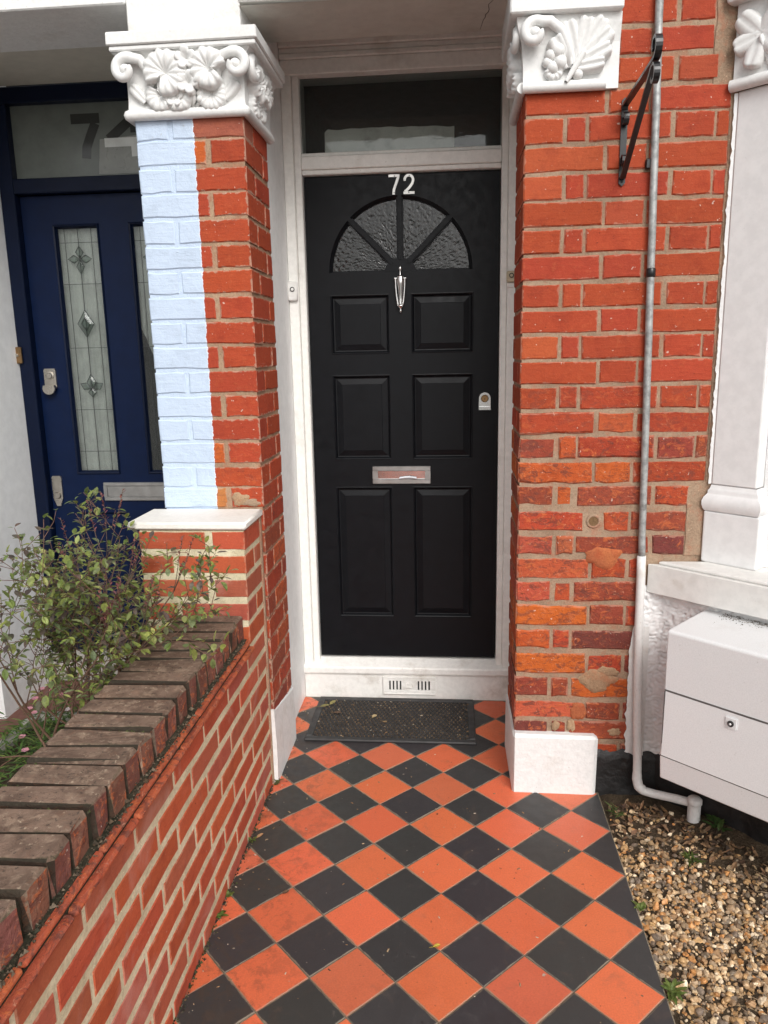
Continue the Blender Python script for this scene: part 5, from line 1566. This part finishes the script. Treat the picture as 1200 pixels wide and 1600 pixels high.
m.tube([(0, 0, z) for z in zs], [0.0205+0.0012*mnoise.noise(Vector((1, z*40, 3))) for z in zs], 14); m.obj('riser', M['pipe_white'], gp, smooth=60)
m = MB(); m.lathe([(0.0215, 0.0), (0.0235, 0.003), (0.0235, 0.016), (0.018, 0.022), (0.0005, 0.024)], (0, 0, 0.052), 'z', 14); m.obj('riser_cap', M['pipe_white'], gp, smooth=50)

# ------------------------------------------------------------------ wrought iron bracket
br = new_empty('hanging_bracket', 'black wrought iron hanging basket bracket on the brick wall', 'bracket', (0.846, FY, 1.96))
def strap(m, pts, w, th):
    """flat bar: pts in (y,z) plane, width along x"""
    P = [Vector((p[0], p[1])) for p in pts]; vs = []; fs = []
    for i, p in enumerate(P):
        t = (P[min(i+1, len(P)-1)]-P[max(i-1, 0)]).normalized(); nn = Vector((-t.y, t.x))*th/2
        for x, q in ((-w/2, p+nn), (w/2, p+nn), (w/2, p-nn), (-w/2, p-nn)): vs.append((x, q.x, q.y))
    for i in range(len(P)-1):
        for k in range(4): fs.append((4*i+k, 4*i+(k+1) % 4, 4*i+4+(k+1) % 4, 4*i+4+k))
    fs += [(0, 1, 2, 3), tuple(reversed(range(4*len(P)-4, 4*len(P))))]
    m.add(vs, fs)
def curl(cy, cz, r, a0, turns, n=18, shrink=0.55):
    return [(cy+r*(1-shrink*i/n)*math.cos(a0+turns*2*math.pi*i/n), cz+r*(1-shrink*i/n)*math.sin(a0+turns*2*math.pi*i/n)) for i in range(n+1)]
bwid = 0.0165
m = MB(); q = [(-bwid*.55, 0.008), (0, 0.0), (bwid*.55, 0.008), (bwid*.55, 0.232), (0, 0.240), (-bwid*.55, 0.232)]
m.prism(q, -0.0065, -0.0005); bp = m.obj('back_plate', M['iron'], br)
m = MB()
for zq in (0.014, 0.225): m.lathe([(0.0045, 0), (0.004, -0.0025), (0.0005, -0.0035)], (0, -0.0065, zq), 'y', 8)
m.obj('screw', M['iron'], bp)
YE = -0.345
m = MB(); strap(m, [(-0.006, 0.208), (-0.012, 0.218), (YE, 0.226)]+curl(YE, 0.254, 0.028, -math.pi/2, -0.85), bwid, 0.008); m.obj('top_arm', M['iron'], br)
m = MB(); strap(m, [(-0.008, 0.024), (-0.016, 0.021), (-0.325, 0.213)]+curl(-0.339, 0.190, 0.027, math.pi*0.32, 0.80), bwid*0.9, 0.008); m.obj('brace', M['iron'], br)
m = MB(); strap(m, curl(-0.022, 0.178, 0.017, math.pi*0.6, 0.8, 14, 0.3), bwid*.9, 0.005); strap(m, curl(-0.022, 0.066, 0.017, -math.pi*0.6, -0.8, 14, 0.3), bwid*.9, 0.005); m.obj('inner_scroll', M['iron'], br)

# ------------------------------------------------------------------ doormat
dm = new_empty('doormat', 'black rubber doormat with small woven loops and dead leaves on it', 'doormat', (0.106, 1.343, 0))
MX, MY = 0.338, 0.192
m = MB()
for b in ((-MX, MX, -MY, -MY+0.03), (-MX, MX, MY-0.03, MY), (-MX, -MX+0.03, -MY+0.0305, MY-0.0305), (MX-0.03, MX, -MY+0.0305, MY-0.0305)): m.box(b[0], b[1], b[2], b[3], 0.001, 0.011, b=0.004)
m.obj('rubber_border', M['rubber'], dm)
simple('mat_backing', M['mat_base'], dm, 0, (-MX+.03, MX-.03, -MY+.03, MY-.03, 0.001, 0.0055))
m = MB(); ny = 17; nx = 36
for j in range(ny):
    for i in range(nx):
        x = -MX+0.038+i*0.0172+(0.0086 if j % 2 else 0); yq = -MY+0.038+j*0.0193
        if x > MX-0.034: continue
        vs = []
        for k in range(8):
            a = 2*math.pi*k/8
            vs.append((x+0.0070*math.cos(a), yq+0.0080*math.sin(a), 0.005))
        for k in range(8):
            a = 2*math.pi*k/8
            vs.append((x+0.0057*math.cos(a), yq+0.0066*math.sin(a), 0.0115))
        for k in range(8):
            a = 2*math.pi*k/8
            vs.append((x+0.0030*math.cos(a), yq+0.0038*math.sin(a), 0.0095))
        fs = [(r*8+k, r*8+(k+1) % 8, (r+1)*8+(k+1) % 8, (r+1)*8+k) for r in range(2) for k in range(8)]
        m.add(vs, fs)
tag(m.obj('rubber_loops', M['rubber'], dm, fix=False), kind='stuff')

# ------------------------------------------------------------------ leaves, plants, pebbles
def leaf_geo(m, base, direction, up, L, w, col, fold=0.25, droop=0.15):
    d = Vector(direction).normalized(); s = d.cross(Vector(up))
    if s.length < 1e-4: s = d.orthogonal()
    s.normalize(); u = s.cross(d); base = Vector(base)
    prof = ((0, 0.06), (0.22, 0.72), (0.5, 1.0), (0.78, 0.72), (1.0, 0.03))
    vs = []
    for t, k in prof:
        c = base+d*(L*t)-u*(droop*L*t*t)
        vs += [c+s*(w/2*k)+u*(fold*w*k*.5), c, c-s*(w/2*k)+u*(fold*w*k*.5)]
    fs = []
    for i in range(4):
        for k in (0, 1): fs.append((3*i+k, 3*i+k+1, 3*i+4+k, 3*i+3+k))
    m.add(vs, fs, col)
def vcol(c, k=0.2):
    s = 1+random.uniform(-k, k); return (c[0]*s*random.uniform(.92, 1.08), c[1]*s, c[2]*s*random.uniform(.9, 1.1), 1)
LG = [(0.20, 0.26, 0.07), (0.25, 0.31, 0.085), (0.17, 0.22, 0.075), (0.31, 0.36, 0.09), (0.23, 0.27, 0.13), (0.38, 0.41, 0.14)]
LP = [(0.14, 0.10, 0.085), (0.13, 0.12, 0.08), (0.17, 0.14, 0.11)]
rnd = random.Random(21)
shrub = new_empty('shrub', 'sprawling small leaved shrub with reddish seed spikes behind the garden wall', 'shrub', (-0.70, 0.36, 0.12))
SO = Vector((-0.70, 0.36, 0.12))
stem = MB(); fol = MB(); spk = MB()
tips = []
def branch(p, d, L, r, depth, leafy):
    n = max(5, int(L/0.030)); pts = [p.copy()]; q = p.copy(); dd = d.copy()
    for i in range(n):
        if q.z > (1.00 if q.x < -0.5 else 0.93) and i > 3: break
        dd = (dd+Vector((rnd.gauss(0, .10), rnd.gauss(0, .10), rnd.gauss(0, .08)+0.015))).normalized()
        q = q+dd*(L/n)
        # keep the plant clear of the wall and the end pier
        if q.z < 0.69 and q.x > -0.535: q.x = -0.535-rnd.random()*.01
        if q.y > 0.625 and q.x > -0.68: q.y = 0.625-rnd.random()*.01
        pts.append(q.copy())
    n = len(pts)-1
    rr = [max(0.0009, r*(1-0.75*i/n)) for i in range(n+1)]
    c = (0.15, 0.085, 0.055) if depth < 2 else (0.17, 0.09, 0.06)
    stem.tube([v-SO for v in pts], rr, 6 if depth < 2 else 4, (*c, 1))
    for i in range(1, n+1):
        t = i/n
        pt = pts[i]; ax = (pts[i]-pts[i-1]).normalized()
        if depth >= 1 and (t > 0.18 or depth > 1):
            for _ in range(rnd.choice((1, 1, 2, 3)) if leafy else 1):
                a = rnd.random()*6.28
                side = ax.orthogonal(); side.rotate(__import__('mathutils').Quaternion(ax, a))
                ld = (side*1.0+ax*rnd.uniform(.2, .9)+Vector((0, 0, 0.2))).normalized()
                c = vcol(rnd.choice(LG if rnd.random() > 0.20 else LP), .22)
                Lf = rnd.uniform(0.012, 0.030)
                b0 = pt+ld*0.004
                if (b0.z < 0.71 and b0.x > -0.53) or b0.z < 0.56+0.06*rnd.random() or (b0.x < -0.78 and b0.z < 0.63): continue
                leaf_geo(fol, b0-SO, ld, (0, 0, 1), Lf, Lf*rnd.uniform(.48, .66), c, rnd.uniform(.1, .4), rnd.uniform(0, .5))
        if depth < 3 and rnd.random() < (0.40 if depth == 0 else 0.27) and t > (0.42 if depth == 0 else 0.2) and pt.z > 0.34:
            side = ax.orthogonal(); side.rotate(__import__('mathutils').Quaternion(ax, rnd.random()*6.28))
            branch(pt, (ax*0.8+side*0.75+Vector((0, 0, .15))).normalized(), L*rnd.uniform(.32, .55), rr[i]*.7, depth+1, leafy)
    return pts[-1], dd
ends = []
TARGETS = [((-0.57, 0.36, 0.98), 1), ((-0.90, 0.36, 0.84), 1), ((-0.84, 0.34, 0.88), 1), ((-0.44, 0.42, 0.80), 1), ((-0.50, 0.50, 0.78), 1), ((-0.64, 0.40, 0.95), 1), ((-0.74, 0.36, 0.92), 1), ((-0.98, 0.40, 0.66), 1),
           ((-0.58, 0.28, 0.80), 1), ((-0.66, 0.30, 0.78), 1), ((-0.62, 0.46, 0.84), 1), ((-0.70, 0.44, 0.80), 1), ((-0.54, 0.38, 0.78), 1)]
for tgt, lf in TARGETS:
    p0 = SO+Vector((rnd.uniform(-.06, .06), rnd.uniform(-.07, .07), -0.01))
    mid = Vector(tgt)-p0
    d = Vector((mid.x*0.75, mid.y*0.75, mid.z*1.1)).normalized()
    ends.append(branch(p0, d, mid.length, 0.0065, 0, True))
# long thin seed spikes
for e, d in ends:
    for _ in range(3):
        dd = (d+Vector((rnd.gauss(0, .3), rnd.gauss(0, .3), 0.8))).normalized()
        L = rnd.uniform(0.10, 0.24) if e.z > 0.75 else 0.08; p = e.copy(); pts = [p.copy()]
        for i in range(5):
            dd = (dd+Vector((rnd.gauss(0, .06), rnd.gauss(0, .06), 0.03))).normalized(); p = p+dd*L/5; pts.append(p.copy())
        stem.tube([v-SO for v in pts], [0.0012, .0011, .001, .0009, .0008, .0007], 4, (0.13, 0.09, 0.06, 1))
        for i in range(16):
            t = 0.5+0.5*i/16; k = min(4, int(t*5)); b = pts[k].lerp(pts[k+1], t*5-k)
            a = rnd.random()*6.28
            leaf_geo(spk, b-SO, (math.cos(a), math.sin(a), 0.8), (0, 0, 1), rnd.uniform(.008, .014), 0.0058, vcol(rnd.choice(((0.24, 0.075, 0.075), (0.30, 0.11, 0.09), (0.16, 0.06, 0.06)))), .3, 0)
stem.obj('stems', M['bark'], shrub, smooth=180)
tag(fol.obj('foliage', M['leaf'], shrub, fix=False), kind=None)
tag(spk.obj('seed_spikes', M['petal'], shrub, fix=False), kind='stuff')
# pink flowered ground plant
fp = new_empty('flowering_plant', 'low green plant with small pink flowers along the bed below the blue door', 'plant', (-1.0, 0.6, 0.13))
FO = Vector((-1.0, 0.6, 0.13))
f1 = MB(); f2 = MB()
for i in range(1700):
    x = rnd.gauss(-1.00, 0.14); yq = rnd.uniform(0.10, 1.04)
    x = max(-1.26, min(-0.62, x-0.12*(yq-.5)))
    hgt = 0.135+0.26*max(0, mnoise.noise(Vector((x*7, yq*7, 2)))+.45)*rnd.random()
    a = rnd.random()*6.28
    L = rnd.uniform(.03, .06)
    leaf_geo(f1, Vector((x, yq, hgt))-FO, (math.cos(a), math.sin(a), rnd.uniform(.2, 1.1)), (0, 0, 1), L, rnd.uniform(.006, .011), vcol(rnd.choice(((0.09, 0.17, 0.035), (0.13, 0.22, 0.05), (0.07, 0.13, 0.03), (0.17, 0.22, 0.06))), .25), .3, .5)
f1.obj('foliage', M['leaf'], fp, fix=False)
for (x, yq, zq) in [(-1.12, 0.93, 0.30), (-1.16, 0.84, 0.27), (-1.13, 0.82, 0.265), (-0.95, 0.72, 0.33), (-1.05, 0.88, 0.31), (-1.19, 0.98, 0.28), (-1.00, 0.95, 0.33), (-1.06, 0.62, 0.28), (-0.99, 0.52, 0.29), (-1.17, 0.90, 0.28)]:
    fl = MB(); a0 = rnd.random()*6; wht = rnd.random() < .3
    for k in range(5):
        a = a0+k*1.2566
        leaf_geo(fl, Vector((0, 0, 0)), (math.cos(a), math.sin(a)-0.35, 0.35), (0, -.3, 1), 0.013, 0.013, (0.72, 0.62, 0.62, 1) if wht else vcol((0.72, 0.33, 0.38), .1), .1, .2)
    fl.tube([(0, 0, 0), (0.004, 0.006, -0.05), (0.003, 0.01, -0.10)], 0.0010, 4, (0.1, 0.14, 0.05, 1))
    o = fl.obj('flower', M['petal'], fp, fix=False); o.location = Vector((x, yq, zq))-FO

# weeds
def weed(name, label, x, y, z, n, L, w, col, spread=0.6, group=None):
    m = MB(); rw = random.Random(int(x*1000)+int(y*777))
    for i in range(n):
        a = rw.random()*6.28; el = rw.uniform(0.3, 1.2)
        d = (math.cos(a)*spread, math.sin(a)*spread, el)
        l = L*rw.uniform(.5, 1.1)
        leaf_geo(m, (rw.gauss(0, L*.18), rw.gauss(0, L*.18), 0.0), d, (0, 0, 1), l, w*rw.uniform(.7, 1.2), vcol(col, .3), .3, .55)
    o = m.obj(name, M['leaf'], None, fix=False); o.location = (x, y, z)
    tag(o, label, 'weed', group)
GW1 = (0.11, 0.17, 0.035); GW2 = (0.15, 0.20, 0.05)
weed('weed', 'tiny sprig of weed at the foot of the narrow white plinth', -0.272, 0.850, 0.0, 12, 0.026, 0.011, (0.13, 0.14, 0.05))
weed('weed', 'small two leaved weed by the garden wall foot, furthest along the path', -0.279, 0.52, 0.0, 9, 0.020, 0.010, GW2)
weed('weed', 'small green weed in the middle of the garden wall foot', -0.280, 0.27, 0.0, 9, 0.020, 0.011, GW2)
weed('weed', 'small green weed at the garden wall foot nearest the camera', -0.280, 0.19, 0.0, 11, 0.021, 0.012, GW1)
weed('weed', 'narrow leaved weed in the gravel corner beside the tiled path end', 0.885, 0.74, -0.01, 16, 0.040, 0.006, (0.10, 0.14, 0.04))
weed('weed', 'green grassy tuft in the middle of the gravel', 1.055, 0.50, 0.0, 20, 0.042, 0.006, (0.09, 0.13, 0.03))
weed('weed', 'small round weed on the edge of the tiles beside the gravel', 0.862, 0.30, -0.005, 12, 0.022, 0.012, GW2)
weed('weed', 'light green moss tuft along the tile edge beside the gravel', 0.866, 0.02, -0.005, 30, 0.032, 0.010, GW2)
weed('weed', 'dark green weed beside the thick gas pipe stub', 1.19, 0.66, 0.01, 14, 0.045, 0.016, (0.06, 0.11, 0.03))
# fallen leaves on the tiles and mat
def fallen(name, label, cat, x, y, z, ang, L, w, col, fold=.35):
    m = MB(); leaf_geo(m, (0, 0, 0.002), (math.cos(ang), math.sin(ang), 0.05), (0, 0, 1), L, w, (*col, 1), fold, -.1)
    m.tube([(0, 0, 0.002), (-math.cos(ang)*L*.5, -math.sin(ang)*L*.5, 0.003)], 0.0008, 4, (*[c*.6 for c in col], 1))
    o = m.obj(name, M['litter'], None, fix=False); o.location = (x, y, z); tag(o, label, cat)
fallen('fallen_leaf', 'tiny bright yellow leaf on a black tile', 'leaf', 0.300, 0.115, 0.001, 0.3, 0.020, 0.012, (0.55, 0.42, 0.06))
fallen('fallen_leaf', 'pale green leaf on the left corner of the doormat, nearest the wall', 'leaf', -0.215, 1.425, 0.012, 0.2, 0.040, 0.022, (0.26, 0.23, 0.09))
fallen('fallen_leaf', 'yellow green leaf just right of the pale one on the doormat', 'leaf', -0.175, 1.445, 0.012, 1.0, 0.038, 0.022, (0.30, 0.26, 0.10))
fallen('fallen_leaf', 'brown curled leaf below the green leaves on the doormat', 'leaf', -0.150, 1.375, 0.012, -0.4, 0.040, 0.022, (0.14, 0.085, 0.055))
fallen('fallen_leaf', 'cream coloured dry leaf in the middle of the doormat', 'leaf', 0.02, 1.335, 0.012, 0.9, 0.026, 0.020, (0.52, 0.40, 0.22))
fallen('fallen_leaf', 'small tan leaf near the cream one on the doormat', 'leaf', 0.065, 1.305, 0.012, -0.6, 0.024, 0.014, (0.40, 0.27, 0.14))
fallen('fallen_leaf', 'brown leaf fragment on a red tile near the garden wall', 'leaf', -0.13, 0.285, 0.001, 0.5, 0.022, 0.014, (0.12, 0.07, 0.04))
fallen('fallen_leaf', 'tan leaf against the garden wall beside the path weeds', 'leaf', -0.265, 0.53, 0.001, 0.9, 0.026, 0.014, (0.42, 0.24, 0.12))
# fine grit on path, mat
m = MB()
for i in range(420):
    if i < 150: x, yq, zq = rnd.uniform(-0.2, 0.42), rnd.uniform(1.17, 1.52), 0.0115
    elif i < 300: x, yq, zq = rnd.uniform(-0.28, 0.84), rnd.uniform(-0.6, 1.1), 0.0005
    else: x, yq, zq = -0.285+abs(rnd.gauss(0, .02)), rnd.uniform(-0.6, 1.5), 0.0005
    s = rnd.uniform(.0008, .0028); a = rnd.random()*6; st_ = rnd.uniform(1, 3.0)
    c = rnd.choice(((0.35, 0.25, 0.15), (0.20, 0.13, 0.07), (0.5, 0.42, 0.32), (0.08, 0.05, 0.03), (0.3, 0.17, 0.08)))
    ca, sa = math.cos(a), math.sin(a)
    P = [(-s*st_, -s), (s*st_, -s*.6), (s*st_*.7, s), (-s*st_*.8, s*.7)]
    m.add([(x+p[0]*ca-p[1]*sa, yq+p[0]*sa+p[1]*ca, zq) for p in P]+[(x, yq, zq+s)], [(i2, (i2+1) % 4, 4) for i2 in range(4)], (*c, 1))
tag(m.obj('grit', M['litter'], None, fix=False), 'fine grit and leaf crumbs scattered over the tiles and doormat', None, None, 'stuff')

# gravel
PH = (1+5**.5)/2
ICO = [Vector(v).normalized() for v in ((-1, PH, 0), (1, PH, 0), (-1, -PH, 0), (1, -PH, 0), (0, -1, PH), (0, 1, PH), (0, -1, -PH), (0, 1, -PH), (PH, 0, -1), (PH, 0, 1), (-PH, 0, -1), (-PH, 0, 1))]
ICF = [(0, 11, 5), (0, 5, 1), (0, 1, 7), (0, 7, 10), (0, 10, 11), (1, 5, 9), (5, 11, 4), (11, 10, 2), (10, 7, 6), (7, 1, 8), (3, 9, 4), (3, 4, 2), (3, 2, 6), (3, 6, 8), (3, 8, 9), (4, 9, 5), (2, 4, 11), (6, 2, 10), (8, 6, 7), (9, 8, 1)]
def subdiv(V, F):
    V = list(V); cache = {}; out = []
    def mid(a, b):
        k = (min(a, b), max(a, b))
        if k not in cache: cache[k] = len(V); V.append((V[a]+V[b]).normalized())
        return cache[k]
    for a, b, c in F:
        x, y, z = mid(a, b), mid(b, c), mid(c, a); out += [(a, x, z), (b, y, x), (c, z, y), (x, y, z)]
    return V, out
IC2 = subdiv(ICO, ICF)
PCOL = [(0.36, 0.24, 0.13), (0.44, 0.30, 0.16), (0.28, 0.20, 0.13), (0.20, 0.15, 0.11), (0.55, 0.45, 0.32), (0.32, 0.25, 0.18), (0.17, 0.14, 0.11), (0.42, 0.22, 0.09), (0.62, 0.55, 0.45), (0.30, 0.20, 0.12), (0.17, 0.14, 0.12), (0.42, 0.31, 0.20)]
def pebble_field(seed, n, x0, x1, y0, y1, smin, smax, fine):
    rg = random.Random(seed); m = MB()
    V, F = IC2 if fine else (ICO, ICF)
    vv = m.v; ff = m.f; cc = m.c
    for i in range(n):
        x, yq = rg.uniform(x0, x1), rg.uniform(y0, y1)
        if yq > 0.845-max(0, (x-1.0))*0.95: continue
        bank = max(0, (yq-0.42+max(0, x-1.0)*0.9))/0.4
        if rg.random() < bank*0.95: continue
        s = smin+(smax-smin)*rg.random()**2.2
        sx, sy, sz = s*rg.uniform(.75, 1.25), s*rg.uniform(.7, 1.1), s*rg.uniform(.45, .8)
        rot = Matrix.Rotation(rg.random()*6.28, 3, 'Z') @ Matrix.Rotation(rg.gauss(0, .5), 3, 'X') @ Matrix.Rotation(rg.gauss(0, .4), 3, 'Y')
        z = earth_z(x, yq)+sz*rg.uniform(-0.1, 1.15)
        off = Vector((rg.random()*50, rg.random()*50, rg.random()*50))
        k = len(vv); c = rg.choice(PCOL); b = rg.uniform(.95, 1.45); c = (c[0]*b*1.04, c[1]*b*0.94, c[2]*b*0.80, 1)
        q = rg.uniform(0.9, 1.4)
        for v in V:
            r = 1+0.62*mnoise.noise(v*q+off)
            p = rot @ Vector((v.x*sx*r, v.y*sy*r, v.z*sz*r))
            vv.append((x+p.x, yq+p.y, z+p.z)); cc.append(c)
        ff.extend([tuple(a+k for a in f) for f in F]); m.mi.extend([0]*len(F))
    return m
gv = pebble_field(3, 10500, 0.855, 1.62, -0.55, 0.80, 0.0038, 0.0108, True)
g2 = pebble_field(4, 3500, 0.856, 1.62, -0.55, 0.84, 0.002, 0.0045, False)
g3 = pebble_field(5, 3200, 0.86, 2.6, -1.9, -0.5, 0.006, 0.013, False)
for q in (g2, g3): gv.add(q.v, q.f); gv.c[-len(q.v):] = q.c
go = gv.obj('gravel', M['pebble'], None, fix=False)
go.data.shade_smooth(); go.data.set_sharp_from_angle(angle=R(30))
tag(go, 'tan and brown pebble gravel beside the tiled path', None, None, 'stuff')
# dead leaves and twigs banked against the wall
m = MB()
for i in range(620):
    t = rnd.random()
    x = 0.87+rnd.random()*0.75; base_y = 0.80-max(0, x-1.0)*0.95
    yq = base_y-abs(rnd.gauss(0, 0.11))
    if yq > base_y: continue
    a = rnd.random()*6.28; L = rnd.uniform(.010, .034)
    c = rnd.choice(((0.16, 0.09, 0.045), (0.10, 0.06, 0.035), (0.22, 0.13, 0.07), (0.30, 0.20, 0.11), (0.07, 0.045, 0.03)))
    leaf_geo(m, (x, yq, earth_z(x, yq)+rnd.uniform(0.002, .014)), (math.cos(a), math.sin(a), rnd.uniform(-.2, .4)), (0, 0, 1), L, L*rnd.uniform(.25, .6), vcol(c), rnd.uniform(.1, .6), rnd.uniform(-.5, .6))
for i in range(90):
    x = rnd.uniform(0.87, 1.5); yq = rnd.uniform(-0.4, 0.74-max(0, x-1.0)*0.95); a = rnd.random()*6.28; L = rnd.uniform(.02, .07)
    z = earth_z(x, yq)+0.014
    m.tube([(x, yq, z), (x+math.cos(a)*L*.5, yq+math.sin(a)*L*.5, z+.004), (x+math.cos(a+.2)*L, yq+math.sin(a+.2)*L, z)], 0.0008, 4, vcol((0.30, 0.21, 0.12)))
tag(m.obj('leaf_litter', M['litter'], None, fix=False), 'dead brown leaves and twigs banked under the meter box', None, None, 'stuff')
